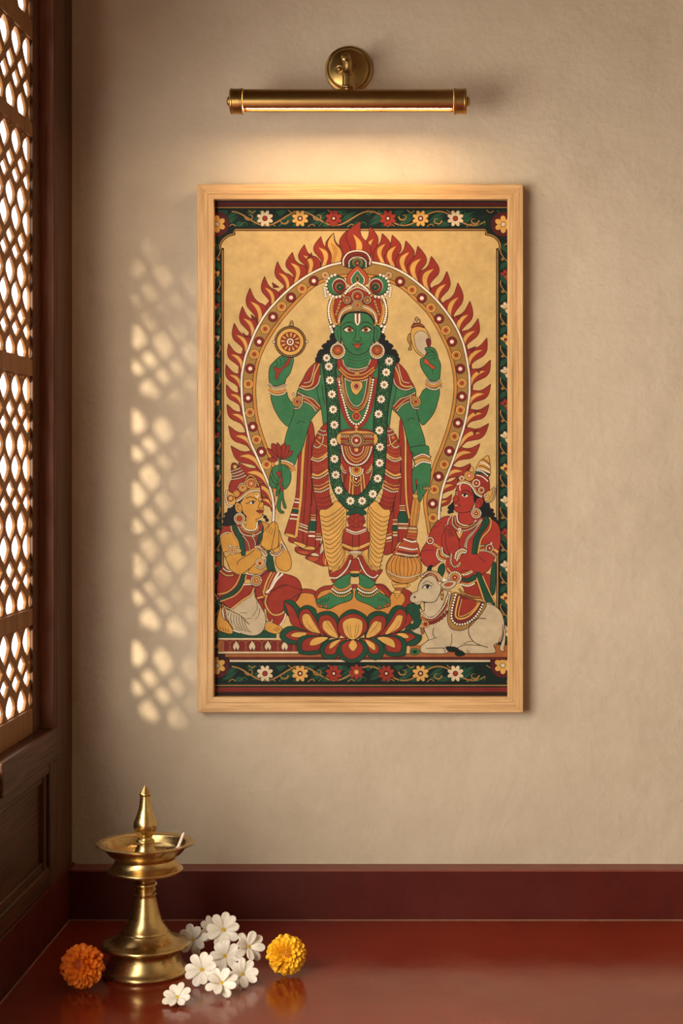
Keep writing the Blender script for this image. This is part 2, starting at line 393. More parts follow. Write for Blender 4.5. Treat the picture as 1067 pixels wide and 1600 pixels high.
# --- ground colours and border
T()
rect('n',326,304,800,1097)
rect('D',326,316,800,321.5); rect('K',326,321.5,800,323); rect('p',326,323.3,800,325)
rect('p',326,1070,800,1071.8); rect('d',326,1074,800,1081); rect('K',326,1081,800,1089)
def vine(y0,ph,x0,x1):
    for i in range(9):                                     # green leaves behind
        x=360+i*46
        if x>770: break
        for q in (-1,1):
            P('e','%f,%f! %f,%f %f,%f %f,%f! %f,%f'%(x-14*q,y0+11*q,x-4*q,y0+2*q,x+9*q,y0-4*q,x+16*q,y0-11*q,x+2*q,y0+7*q),.5,oc='n')
            P('e','%f,%f! %f,%f %f,%f! %f,%f'%(x+4*q,y0+12*q,x+14*q,y0+4*q,x+22*q,y0+11*q,x+12*q,y0+13*q),.4,oc='n')
    pts=[]
    x=x0
    while x<=x1: pts.append((x,y0+11*math.sin((x-ph)*TAU/108),False)); x+=9
    S('p',pts,2.2,ol=.5)
    for i in range(15):
        x=352+i*31; q=1 if i%2 else -1
        S('m','%f,%f %f,%f %f,%f %f,%f'%(x-9,y0+12*q,x-2,y0+6*q,x+3,y0+9*q,x,y0+12*q),1.6,ol=.4,taper=1)
        S('p','%f,%f %f,%f %f,%f'%(x+5,y0-13*q,x+11,y0-9*q,x+16,y0-12*q),1.3,ol=.4)
for y0,ym in ((341.3,1),(1052.3,1)):
    vine(y0,388,362,765)
    for cx,sg in ((361+82,1),(361+29,-1),(497,-1),(630,-1),(683,1),(741,1)):
        pp=[]
        for k in range(10):
            a=k*.62; rr=7.5-.62*k
            pp.append((cx+sg*rr*math.cos(a),y0+3*sg+rr*math.sin(a)*.9,False))
        S('p',pp,2.4,ol=.5,taper=1)
    for fx,pc,cc in ((413.9,'c','r'),(468.8,'y','c'),(521.3,'r','c'),(603.5 if y0>900 else 606,'r','c'),(657,'y','c'),(711.5,'c','r')):
        F(fx,y0,12.9,pc,cc,8,True,.39)
        C('d' if cc=='c' else 'r',fx,y0,3.4,.5,12,True)
        C(cc,fx,y0,2,0,10,True)
F(557,1050,12,'r','y',8,True)
for i in range(13):
    y=402+i*50.5
    for X,sx in ((339,1),(787,-1)):
        S('p','%f,%f %f,%f %f,%f %f,%f %f,%f'%(X-6*sx,y-22,X+3*sx,y-16,X+5*sx,y-8,X-1*sx,y+2,X-6*sx,y+6),1.5,ol=.4)
        P('e','%f,%f! %f,%f %f,%f! %f,%f'%(X-6*sx,y+6,X+4*sx,y+10,X+6*sx,y+20,X-2*sx,y+16),.4,oc='n')
        P('e','%f,%f! %f,%f %f,%f! %f,%f'%(X+6*sx,y-24,X+4*sx,y-14,X-6*sx,y-6,X-2*sx,y-18),.4,oc='n')
        F(X-3*sx,y+28,8.6,'yrcr'[i%4] if sx>0 else 'rcyc'[i%4],'c' if (i%4 in(1,3)) else 'd',6,True,.3)
        C('p',X+2*sx,y+3,2.2,.5,10,True); C('n',X+2.3*sx,y+3,.8,0,8,True)
for X,Y in ((339,350),(786,350.5),(339,1040),(785.5,1039.6)):
    C('D',X,Y,19,.8,28,True); F(X,Y,13.5,'y','c',6,True,.5); C('c',X,Y,3,.5,12,True)
# --- the gilt field
fld='367.8,361! 367.8,367.4! 358,370 350,376 346,383 345.5,387.5! 350,387.5! 350,1021! 775,1021! 775,388! 779,388! 779,382 775,375 768,370 757.5,367.5! 757.5,361!'
fo=A.curve(A.pts(fld),True)
A.up(); A.rib('K',fo,8.4,True); A.up(); A.rib('p',fo,6.6,True); A.up(); A.rib('K',fo,2.6,True); A.up(); A.raw('G',fo)
rect('e',341,984,470,997); rect('c',341,997,470,999.2); rect('d',341,999.6,470,1018); rect('c',341,1018.6,470,1021)
rect('q',341,1000.5,350,1018)
for i in range(10):
    S('q','%f,1017.5 %f,1003 %f,1001 %f,1003 %f,1017.5'%(353+i*12.5-8,353+i*12.5-5,353+i*12.5,353+i*12.5+5,353+i*12.5+8),1.1,ol=.3)
for fx in (369,394,418.6,444.7):
    P('c','%f,1001! %f,1008 %f,1013 %f,1017 %f,1013 %f,1008'%(fx,fx-4.6,fx-4.6,fx,fx+4.6,fx+4.6),.7); P('K','%f,1011 %f,1016 %f,1016'%(fx,fx-1.4,fx+1.4),0)
rect('K',341,1021,793,1031); rect('q',352,1022,790,1026.5); rect('d',357,1027.6,790,1029.6); rect('q',640,1008,792,1026.5)
rect('c',359,1031,766,1034.2); rect('K',359,1034.2,766,1035)
# --- the ring of flames
ftm=[((475,258),1),((443,300),0),((420,345),0),((424,388),0),((455,430),0),((478,470),0),((480,545),0),((560,545),0),((582,500),0),((590,440),0),((578,400),0),((556,378),1),((520,360),0),((495,330),0),((484,295),0)]
fin=[((455,352),1),((490,366),0),((522,392),0),((532,440),0),((516,500),0),((512,545),0),((478,545),0),((488,500),0),((500,450),0),((488,400),0)]
FB=complex(525,505); FT=complex(475,258)
def flame(tx,ty,bx,by,mirr,wd=1.0,inner=True,c='r',c2='y'):
    tip=complex(tx,ty); base=complex(bx,by); ax=(FT-FB)
    def mp(L):
        out=[]
        for (x,y),cr in L:
            q=(complex(x,y)-FB)/ax; u,v=q.real,q.imag*wd
            if mirr: v=-v
            z=base+(tip-base)*complex(u,v); out.append((z.real,z.imag,bool(cr)))
        return out
    P(c,mp(ftm),.9)
    if inner: P(c2,mp(fin),.5,oc='q')
LF=[(521.4,364,527,408),(501.5,369.4,511,414),(475.6,382,489,424),(457,394,468,437),(433.5,408.4,449,453),(413.4,431.6,431,470),(390.5,450,415,489),(378.7,478.5,402,511),(366,504.7,393,535),(357.2,536.6,386,562),(353.5,569.2,381,592),(353.8,600.7,379,620),(354.7,631.4,382,650),(357.2,665,389,683),(360.5,696.3,399,712),(372.5,722,410,738),(392,742,420,765),(402,768,427,796)]
RF=[(597,364.7,592,408),(612.4,367,608,415),(633.8,376,627,424),(652.5,384.4,643,436),(673.7,400.3,661,451),(698,423.7,679,468),(715.3,441.5,694,487),(734,470,707,508),(746.8,497.5,718,529),(760.6,528,727,556),(766.2,562,733,586),(766.6,600,733,616),(764,631.4,730,645),(763.6,661.4,724,675),(750,693,714,704),(735,724,703,731),(716,744,694,757),(706,772,688,786)]
OUT='427.7,795 425,774 419,754.5 410,733.5 401,712.5 391,690 385,666 379.7,637.4 377.5,609 378,585 383.5,558 388,545.6 399.4,517.5 416,489.3 438.7,464 461,444.3'
def arch_at(y,right):
    Q=[tuple(map(float,w.split(','))) for w in OUT.split()]
    Q=[(1110.5-x,y_) for x,y_ in Q] if right else Q
    for (x0,y0),(x1,y1) in zip(Q,Q[1:]):
        if y1<=y<=y0: return x0+(x1-x0)*(y-y0)/(y1-y0)
    return Q[0][0]
def sweep(L,right):
    out=[]
    for a,b,c,d in L:
        if d>452:
            y=min(d+min(15,(d-452)*.4),794); x=arch_at(y,right)+(3 if right else -3)*-1; out.append((a,b,x,y))
        else: out.append((a,b,c,d))
    return out
LF=sweep(LF,False); RF=sweep(RF,True)
P('r',' '.join('%f,%f'%p for p in [(b[2]+(-9 if b[2]<556 else 9)*min(1,abs(b[2]-556)/120),b[3]-7) for b in LF[::-1]+RF])+' 690,800! 556,520! 424,800!',.6)
for i,(a,b,c,d) in enumerate(LF[::-1]): flame(a,b,c,d,False,1.12 if d<452 else .80,i!=len(LF)-1)
for i,(a,b,c,d) in enumerate(RF[::-1]): flame(a,b,c,d,True,1.12 if d<452 else .80)
flame(521.4,364,524,408,False,.8,True,'y','o'); flame(542.6,359.5,545,408,False,.9,False); flame(577.4,353.4,574,408,True,.9,True,'r','y'); flame(563.5,345,558,408,False,1.05,True)
for a,b,c,d,e,f in ((425,441,427,450,437,449),(392,491,394,500,403,499),(379,519,382,526,388,528),(487,394,488,402,478,406),(721,492,712,494,717,500),(744,541,733,545,738,552),(753,574,744,577,748,584),(749,640,740,641,742,648),(747,672,738,673,741,680)):
    P('d','%f,%f! %f,%f! %f,%f! '%(a,b,c,d,e,f),.6)
# --- the arch band
outer='426.8,816 427.7,795 425,774 419,754.5 410,733.5 401,712.5 391,690 385,666 379.7,637.4 377.5,609 378,585 383.5,558 388,545.6 399.4,517.5 416,489.3 438.7,464 461,444.3 484.6,428.4 510,416.5 534,410.6 557,408.5 580,409.7 608,416 636,430 664,452 685,472.5 707.5,502.5 720.6,528.7 727,550 732.5,582 733.5,604 732.5,624 726.5,660 717.5,690 707,720.6 697.5,745 690,769 686,797.5 686,816'
inner='671,836 668.4,816 664.7,793.7 664.7,775 672,750.6 680.6,722.5 690,700 701,668 708,640 711.5,610 710,582 703,552 690,523 672,492 650,468 624,446 590,434 557,430 522,434 490,446 455,480 433,507 415,535.5 403,564 397.7,594 397.7,624 402,657 412,690 426.5,726 430,750 429,770'
po=A.pts(outer); pi=A.pts(inner)
L=A.curve(po,False)+A.curve(pi,False)
A.up(); A.raw('o' if 0 else 'p',L)
# field inside the arch
L2=A.curve(pi,False); A.up(); A.raw('G',L2+[(432,800),(432,1000),(671,1000)])
S('o',pi,4.2,ol=1.0); S('w',po,3.0,ol=1.0)
i2=[(x+(0),y,c) for x,y,c in pi]
for i,(x,y) in enumerate([(490.3,439),(472,451),(454.7,465),(440,479),(426.5,495.3),(414.4,514),(405,534),(397.3,553.5),(391,576),(388,600),(387.7,622),(390.5,644.5),(395,667),(400.7,687),(408.5,706),(416.4,725.7)]):
    RG(x,y,[(8.1,'K'),(7.3,'d'),(4.2,'r'),(3,'w')] if i%2==0 else [(8.1,'K'),(7.4,'y'),(5.4,'q'),(4.8,'o'),(3,'K'),(2.5,'r'),(1,'f')],True)
for i,(x,y) in enumerate([(625,440),(643.7,453),(659,466),(673.3,481),(686,498),(696.6,516),(706,534),(712.9,555),(719,576.4),(721.5,598.7),(721.5,619.7),(719.4,640.7),(715.4,661),(710,682),(702,705),(694,725.7),(685.3,744.6),(678.7,765),(676,787),(676.5,809)]):
    RG(x,y,[(8.1,'K'),(7.3,'d'),(4.2,'r'),(3,'w')] if i%2==0 else [(8.1,'K'),(7.4,'y'),(5.4,'q'),(4.8,'o'),(3,'K'),(2.5,'r'),(1,'f')],True)
RG(508,430,[(6.2,'K'),(5.4,'c'),(4.2,'K'),(3.6,'y'),(1.8,'r')],True); RG(607,430,[(6.2,'K'),(5.4,'c'),(4.2,'K'),(3.6,'y'),(1.8,'r')],True)
# --- lotus seat: back petals
T(425,900,4.268)
P('r','110,175 150,110 210,85 290,100 300,150 400,60 500,55 560,60 640,60 740,55 800,110 850,80 930,110 960,190 900,240 540,300 180,250')
P('o','135,165 170,125 220,112 280,125 300,170 290,215 200,220')
P('r','290,180 290,110 340,70 410,62 460,60 540,56 620,58 700,58 760,80 785,120 780,180 700,250 380,250')
P('o','305,175 310,120 350,95 420,85 540,80 660,80 720,90 760,130 770,190 700,270 540,300 380,270')
P('o','790,130 830,100 880,125 885,170 840,215 770,225')
P('o','180,150 215,125 280,140 300,190 380,220 540,215 700,225 790,200 830,250 700,330 540,350 380,330 200,260',0)
# --- mural gods: rear arms, cloths
T(340,480,6.67)
P('g','560,900 575,1020 615,1110 670,1190 745,1245 800,1150 850,1040 780,1000 735,940 705,870')
P('g','540,790 533,700 545,620 580,575 610,545 650,512 700,505 790,530 778,620 755,690 715,745 700,790 630,820 560,815')
S('K','610,560 625,600 605,625',.8); S('K','645,530 665,580 645,620',.8); S('K','680,515 700,560 680,605',.8)
P('r','600,740 605,680 585,640 600,620 640,640 690,610 720,560 750,515 765,520 750,580 730,610 680,650 640,700 625,750',.6)
for y in (790,850,900): pass
BA('535,800 570,830 630,845 690,830 715,800',[(5,'K'),(4.2,'c')]); B('530,800 560,825 630,838 690,825 712,795',1.1)
BA('533,850 570,880 630,888 690,875 712,850',[(5,'K'),(4,'o')]); B('540,885 580,908 630,915 690,902 715,872',1.3)
# wheel
T(340,480,6.67)
P('p','742,215 750,175 760,150 775,140 788,160 792,190 797,215',.8)
C('c',770,205,1.5); C('c',770,180,1.2)
C('p',757,362,24.0,1,32); 
B(' '.join('%f,%f'%(757+157*math.cos(a*TAU/24),362+150*math.sin(a*TAU/24)) for a in range(25)),1.1,'p',3.1)
RG(757,362,[(21.5,'K'),(20.6,'y'),(15.6,'K'),(14.8,'r')],n=36)
for k in range(12):
    a=k*TAU/12+.1; x,y=757,362
    P('y','%f,%f! %f,%f %f,%f %f,%f %f,%f!'%(x+38*math.cos(a),y+38*math.sin(a),x+75*math.cos(a-.14),y+75*math.sin(a-.14),x+96*math.cos(a-.08),y+96*math.sin(a-.08),x+96*math.cos(a+.1),y+96*math.sin(a+.1),x+75*math.cos(a+.15),y+75*math.sin(a+.15)),.5)
RG(757,362,[(6.2,'K'),(5.5,'w'),(3.6,'K'),(2.9,'r'),(1.2,'w')])
for q in (588,930): C('c',q,362,1.8)
# right rear arm with conch
T(620,480,6.67)
P('p','118,290 130,275 145,290 150,430 160,440 125,450 120,430 135,400 108,340',.8)
P('y','145,300 155,230 200,195 260,200 310,240 345,310 350,360 330,420 300,520 285,530 200,465 160,390')
P('h','180,310 200,265 250,245 300,265 330,310 335,400 310,450 295,505 250,480 200,420',.8)
P('d','152,215 170,175 220,165 265,180 290,215 220,200',.8); S('p','165,200 220,180 275,195',1)
P('p','170,170 185,150 190,120 205,100 220,115 240,130 245,160 205,170',.8); C('c',190,152,1.4,.5); C('c',222,150,1.4,.5); C('c',207,120,1.2,.5)
P('g','295,850 240,930 205,990 200,1080 260,1225 320,1190 380,1110 420,1010 440,850')
P('g','290,430 340,415 390,430 420,480 435,540 455,590 455,660 445,740 410,770 350,765 310,720 270,660 245,600 245,540 270,530 320,480')
P('d','305,340 330,325 355,350 350,400 330,420 310,380',.7)
S('K','295,455 340,440 390,470',.9); S('K','310,490 360,465 415,500',.9); S('K','325,520 370,495 415,535',.9); S('K','350,545 385,530 405,560',.8)
P('f','285,540 320,545 350,590 400,620 400,640 370,645 320,600 285,580',.7); S('K','375,650 375,700',.8)
BA('300,760 350,790 410,790 460,755',[(5,'K'),(4.2,'c')]); BA('297,790 350,820 410,820 465,785',[(5,'K'),(4,'o')])
B('300,755 350,780 410,780 460,745',1.1); B('295,820 350,850 410,855 465,820',1.35)
# --- shawl cloths hanging either side (left)
T(440,690,8.42)
P('r','300,0 240,90 215,250 205,450 180,740 100,1010 35,1210! 180,1265 200,1290 170,1330 260,1400 430,1420 490,1400! 560,1000 500,800 450,640 400,500 400,300 440,0 400,-260 320,-200 330,-80')
P('r','100,1255 95,1310 165,1335 185,1280'); P('r','190,1385 185,1450 320,1500 440,1480 430,1420 300,1420'); P('r','370,1490 310,1530 430,1590 560,1640 600,1560 560,1290 480,1400')
P('y','35,1215! 80,1205 180,1235 185,1270 90,1250',.8); P('y','170,1310 310,1355 310,1405 250,1390 165,1335',.8); P('y','330,1380 425,1385 430,1425 300,1415',.8); P('f','200,1435 360,1445 330,1490 240,1470',.7)
P('c','390,1475 440,1465 490,1490 480,1510 400,1500',.7); P('f','330,1520 420,1510 490,1530 450,1580 380,1570',.7)
P('h','530,1330 500,1480 560,1420 540,1340',.6)
S('y','335,-200 310,-50 290,90 275,300 262,560 250,760 215,1050 190,1250',4,ol=.8)
S('K','360,-100 345,200 320,600 300,900 285,1100 280,1330'); S('K','400,560 385,800 375,1000 350,1180 320,1400'); S('K','400,0 385,350 400,620 395,850'); S('K','450,740 460,1000 440,1400',1)
for a,b,w,c in ((750,762,2,'c'),(795,802,2,'w'),(875,882,1.4,'y'),(900,930,5,'e'),(960,968,2.2,'w'),(1012,1022,2.4,'c')):
    S(c,'%f,%f %f,%f'%(180-(a-740)*.27,a,238-(a-740)*.10,b),w,ol=.5)
for a,w,c in ((1075,1.8,'c'),(1105,1.8,'c'),(1150,2,'c')): S(c,'%f,%f %f,%f'%(235-(a-1075)*.15,a,355-(a-1075)*.1,a+45),w,ol=.5)
P('e','370,1045 445,1045 440,1170 350,1170',.8)
for a,w,c in ((965,1.4,'y'),(1000,1.4,'y'),(1028,2,'c'),(1185,2,'c'),(1240,2.6,'w')): S(c,'%f,%f %f,%f'%(385-max(0,a-1030)*.16,a,448-max(0,a-1030)*.04,a+4),w,ol=.5)
for a,w,c in ((1215,1.4,'y'),(1245,1.2,'c'),(1285,3.2,'h')): S(c,'450,%f 520,%f'%(a,a),w,ol=.5)
P('f','560,1420 590,1500 600,1640 540,1600 530,1540',.8); S('y','590,1480 570,1620',1.4)
# right shawl
T(560,690,6.667)
P('r','440,-250 520,-160 560,0 560,250 570,520 620,800 540,820 520,1000 420,1050 380,1120 340,1165 260,1160 290,900 350,640 420,400 430,200 420,0')
S('y','470,-180 490,0 490,300 500,600 530,800',2.8,ol=.8)
S('K','435,100 445,400 430,700 415,900 420,1050'); S('K','370,560 365,800 355,1000 345,1160')
for y0,x0,x1 in ((0,430,485),):
    for a,w,c in ((668,1.4,'c'),(692,1.2,'y'),(715,1.6,'c')): S(c,'428,%f 486,%f'%(a,a),w,ol=.5)
P('e','425,738 490,738 515,840 415,840',.8)
for a,w,c in ((855,2,'c'),(880,1.4,'p'),(900,2.4,'c')): S(c,'412,%f 518,%f'%(a,a+3),w,ol=.5)
for a,w,c in ((815,1.4,'c'),(838,1.2,'p'),(858,2,'c'),(945,2.2,'y'),(975,2.6,'c')): S(c,'358,%f 405,%f'%(a,a),w,ol=.5)
P('e','358,878 405,878 402,925 350,925',.7)
for a,w,c in ((975,1.4,'y'),(1010,3.6,'c'),(1045,1.4,'y')): S(c,'288,%f 345,%f'%(a,a-14),w,ol=.5)
# --- front arms
T()
P('g','499,567 488,590 467,606 462,625 460,640 456,655 451,667 446,683 443,700 440,722 458,728 466,712 473,700 480,675 486,657 495,645 506,632 512,600 512,570')
P('g','615,567 626,590 647,604 650,622 651,640 655,660 663,685 665,700 667,724 650,726 644,712 640,700 634,680 628,657 619,645 608,632 602,600 602,570')
S('K','464,662 470,658 477,661',.9); S('K','648,656 643,653 637,657',.9)
# shoulders, torso
P('g','499,566 510,561 530,555 557,560 584,555 604,561 615,566 620,600 612,640 602,680 557,690 512,680 502,640 494,600')
S('K','503,600 505,620 508,632',1,m=557)
T(340,480,6.67)
P('r','1065,568 1000,592 930,670 885,760 850,820 865,855 940,868 1010,845 1060,790',m=557)
S('y','1060,590 1010,700 985,800 930,828 870,822',2.2,m=557,ol=.5)
S('c','1015,595 985,720 960,775 900,790',1.2,m=557,ol=.4); B('1068,720 1045,800 990,848 920,860 855,835',1.2,'c',2.6,557)
# armlets
T(480,560,6.67)
BA('-95,385 -20,420 60,460 118,530',[(11.5,'K'),(10.2,'r')],m=557); B('-90,360 -10,400 60,425 128,497',1.1,'c',2.6,557); B('-95,430 -20,455 50,495 98,560',1.1,'c',2.6,557); S('y','-92,395 0,430 110,525',1.5,m=557,ol=.4)
T(340,480,6.67)
RG(830,985,[(8.3,'K'),(7.5,'y'),(6,'K'),(5.4,'q'),(3.8,'y'),(2.8,'K'),(2.2,'r')],m=557)
B('885,930 880,1000 850,1050 800,1055',1.1,'c',2.6,557); C('c',790,905,1.5)
# --- hair and neck
T(490,380,7.113)
P('b','215,930 190,1010 175,1090 120,1115 88,1145 110,1175 60,1190 45,1230 65,1250 25,1270 20,1310 60,1330 280,1300 300,1000',.6,m=558.5)
for x,y in ((200,1040),(165,1100),(120,1150),(85,1200),(55,1245),(40,1295)): C('b',x,y,3.4,0); C('b',977-x,y,3.4,0)
P('g','330,1150 330,1290 290,1330 350,1420 487,1480 630,1420 680,1330 640,1290 645,1150',.9)
for y in (1240,1275,1310,1345): S('K','375,%f 430,%f 487,%f 545,%f 600,%f'%(y,y+25,y+35,y+25,y),.6)
# --- lower garment
T(480,560,6.67)
P('r','150,715 100,790 55,920 45,1060 50,1240 65,1390 90,1500 130,1650 300,1600 230,1400 210,720 170,700')
P('r','845,715 920,790 965,920 975,1060 965,1240 925,1400 900,1500 860,1640 700,1590 790,1400 830,720')
P('r','330,760 690,760 700,1000 640,1300 590,1480 430,1480 380,1300 330,1000',.8)
for sx in (1,-1):
    X=(lambda x: x) if sx>0 else (lambda x: 1024-x)
    def q(*a): return ' '.join('%f,%f'%(X(a[i]),a[i+1]) for i in range(0,len(a),2))
    S('y',q(48,1030,100,1048,160,1025,212,985),2.6,ol=.5); B(q(48,1052,110,1072,165,1050,212,1010),1.35,'c',2.9)
    S('y',q(50,1205,110,1220,165,1195,215,1160),3.2,ol=.5); B(q(55,1238,110,1250,165,1230,215,1195),1.35,'c',2.9)
    S('y',q(62,1320,120,1328,180,1305,225,1275),1.6,ol=.5); S('y',q(70,1355,130,1362,190,1335,235,1310),1.8,ol=.5); B(q(85,1385,140,1390,190,1370,238,1345),1.35,'c',2.9)
    for dy in (-150,-110,-75,-35,85,115,280,1,): 
        if dy>0 or 1: S('q',q(60,1040+dy,110,1052+dy,170,1030+dy,210,995+dy),.8)
    for dy in (0,45,90,135): S('K',q(95+dy*.12,1450+dy,150+dy*.15,1462+dy,220+dy*.2,1440+dy,270+dy*.3,1405+dy),.8)
    S('c',q(65,910,110,930,155,885,170,800),1.5,ol=.5); S('y',q(95,850,130,885,165,900,205,920),1.6,ol=.5)
    B(q(125,740,170,760,205,750),1.1,'c'); B(q(115,780,160,800,200,795),1.1,'c'); RG(X(130),825,[(4.2,'K'),(3.6,'f'),(1.6,'o')])
T(480,740,6.67)
P('y','130,385 200,370 260,330 300,285 400,330 410,420 400,560 385,650 375,720 430,800 450,850 400,930 330,1010 240,1060 215,940 185,850 160,680 140,520')
P('y','865,385 800,370 760,330 715,285 650,330 625,420 625,560 640,650 645,720 590,800 560,850 600,930 660,1010 740,1060 765,940 790,850 820,680 845,520')
for i in range(13):
    a=i*47
    S('K','%f,%f %f,%f %f,%f %f,%f'%(138+a*.16,435+a,200+a*.16,455+a,300+a*.12,400+a*.93,395-a*.03 if a<380 else 400,320+a*.87),.9,taper=0)
    S('K','%f,%f %f,%f %f,%f %f,%f'%(855-a*.14,435+a,790-a*.14,455+a,700-a*.1,400+a*.93,635+(a*.03 if a<380 else 0),320+a*.87),.9)
# ankle hems
P('r','225,1010 250,1110 290,1140 400,1090 470,1000 495,880 430,850 380,940 300,1020',.8); P('r','785,1000 730,1090 690,1140 590,1090 540,1000 505,880 560,850 610,930 680,1010',.8)
B('245,1085 310,1085 380,1030 430,960 455,890',1.3,'w',2.8); B('730,1060 690,1085 620,1050 570,970 530,880',1.3,'w',2.8)
for d in (0,28): S('y','%f,%f %f,%f %f,%f'%(250,1030-d,350,980-d,425,860-d*.4),1,ol=.4); S('y','%f,%f %f,%f %f,%f'%(730,1020-d,640,960-d,575,850-d*.4),1,ol=.4)
S('y','490,860 470,960 445,1020',2,ol=.5); S('y','515,860 535,960 560,1020',2,ol=.5)
P('r','465,900 535,900 545,1030 450,1030',.8); P('y','455,1015 540,1015 535,1040 460,1040',.7); P('e','450,1045 540,1045 520,1075 470,1075',.7)
# central pleats
P('r','405,560 610,560 650,735 590,800 410,800 365,735',.9); P('y','370,725 500,765 640,715 645,745 500,800 365,755',.7); P('h','420,820 500,800 580,820 500,842',.7)
S('K','475,600 470,780'); S('K','540,600 540,780'); S('w','405,575 480,608 530,608 615,575',1.6,ol=.5); S('c','405,595 480,628 530,628 615,595',1.4,ol=.5)
T(480,560,6.67)
for x0,x1,c in ((400,345,'d'),(450,425,'y'),(478,462,'y'),(495,490,'r'),(530,535,'r'),(550,560,'y'),(575,600,'y')): S(c,'%f,1190 %f,1440'%(x0+5,x1+10),2.2,ol=.5)
# feet
T(480,740,6.67)
P('g','290,1120 445,1040 445,1130 470,1200 475,1270 450,1320 330,1360 230,1410 170,1400 110,1385 100,1340 105,1310 240,1240 280,1180'); P('g','700,1120 545,1040 545,1130 515,1190 500,1270 530,1320 650,1370 730,1415 800,1400 860,1380 865,1330 850,1290 760,1240 700,1170')
for x in (0,28,56,84): S('K','%f,%f %f,%f'%(125+x,1345-x*.2+10,145+x*.95,1310-x*.3),.9); S('K','%f,%f %f,%f'%(835-x,1345-x*.2,815-x*.95,1300-x*.25),.9)
for x,y in ((118,1375),(145,1380),(195,1382)): C('q',x,y,2.2,.5)
for x,y in ((845,1365),(815,1380),(755,1390)): C('q',x,y,2.2,.5)
for m0 in (1,-1):
    f=(lambda *a:' '.join('%f,%f'%((a[i] if m0>0 else 985-a[i]),a[i+1]) for i in range(0,len(a),2)))
    BA(f(270,1170,320,1210,390,1205,460,1160),[(4.2,'K'),(3.2,'o')]); B(f(262,1200,320,1240,400,1235,462,1195),1.5,'w',3); B(f(255,1235,320,1275,400,1270,465,1225),1.5,'y',3.6)
# --- garland
T(480,560,6.67)
for st in ('150,-20 170,150 190,330 205,520 212,720 215,920 225,1120 245,1300 300,1440 400,1560 500,1600 520,1600 620,1550 720,1440 790,1280 815,1100 825,920 830,720 850,480 885,280 905,120 915,-20 745,-40 745,100 730,300 705,480 690,660 692,900 690,1100 670,1240 610,1350 540,1420 480,1425 420,1400 360,1270 345,1100 345,900 345,740 335,500 320,300 300,120 320,-40 240,-60',):
    P('e',st,1.4)
random.seed(4)
gl=A.curve(A.pts('235,0 250,200 265,400 278,600 280,800 285,1000 290,1200 330,1370 420,1480 512,1520 600,1480 690,1400 745,1240 755,1080 757,900 760,720 770,550 790,350 810,200 830,0'),False,10)
for i in range(0,len(gl)-1):
    a=gl[i]; b=gl[i+1]; dx,dy=b[0]-a[0],b[1]-a[1]; l=math.hypot(dx,dy); 
    for k in range(3):
        u=random.random(); v=random.uniform(-8,8); x=a[0]+dx*u-dy/l*v; y=a[1]+dy*u+dx/l*v; an=random.random()*TAU
        if k<2 or i%2: 
            c,s_=math.cos(an),math.sin(an); L=[(x+2.6*math.cos(t*TAU/8)*c-1.35*math.sin(t*TAU/8)*s_,y+2.6*math.cos(t*TAU/8)*s_+1.35*math.sin(t*TAU/8)*c) for t in range(8)]
            A.up(); A.raw('m',L); A.rib('K',L,.45,True)
for x,y in ((225,85),(237,228),(257,373),(270,532),(283,692),(278,872),(284,1047),(296,1213),(328,1375),(850,35),(823,145),(802,275),(770,425),(743,580),(752,750),(758,923),(754,1090),(734,1252),(683,1412),(450,1485),(572,1485)):
    F(x,y,6.6,'w','p',9,pr=1.5)
# --- lotus below garland
T(480,740,6.67)
P('e','420,400 512,345 610,395 600,430 512,440 415,430',.8)
for k in range(8):
    a=k*TAU/8+.2; x,y=512+58*math.cos(a),490+42*math.sin(a)
    C('r',x,y,5.6,.7,14,ry=4.6)
C('r',512,492,4,.4)
# --- necklaces
T(480,560,6.67)
P('r','310,20 330,130 420,215 512,235 605,215 700,140 735,20 665,10 620,90 512,122 400,90 365,10',.9)
S('c','368,10 400,85 512,115 620,85 662,10',1.3,ol=.4); B('385,70 440,125 512,140 590,125 640,75',1,'c',2.4); S('y','345,90 420,160 512,178 600,160 695,90',1.6,ol=.4); S('o','330,110 420,195 512,212 605,195 705,115',2.6,ol=.5)
RG(520,160,[(4.2,'K'),(3.6,'y'),(2.4,'K'),(1.7,'y')]); B('395,210 440,235 512,240 590,232 650,200',1.2,'c',2.8)
P('y','450,290 460,245 512,235 570,250 575,300 545,350 512,380 470,350',.8); RG(512,290,[(5.8,'K'),(5.2,'o'),(4.6,'c'),(3.8,'K'),(3.2,'r')])
S('r','350,170 385,330 430,480 512,545 590,480 640,330 665,170',6.6,ol=.5); S('c','392,210 410,350 455,460 512,498 570,460 605,350 625,210',1.1,ol=.4); B('365,180 390,340 435,475 512,522 590,480 635,340 655,180',.9,'y',2.4); S('y','358,190 378,350 425,495 512,552 600,490 645,350 665,200',1.2,ol=.4)
S('r','325,200 345,400 385,560 440,670 512,715 585,670 640,560 680,400 710,200',6.4,ol=.5); B('330,220 350,340 375,430 405,535 445,640 512,688 575,645 620,545 650,430 675,300 690,200',1.75,'w',4.1)
for x,y in ((330,220),(350,295),(360,345)): RG(x,y,[(2.9,'K'),(2.5,'c'),(1.5,'r')])
RG(512,602,[(7.2,'K'),(6.6,'y'),(5.8,'r'),(2.2,'f')]); C('y',512,715,2.6); C('y',512,757,3)
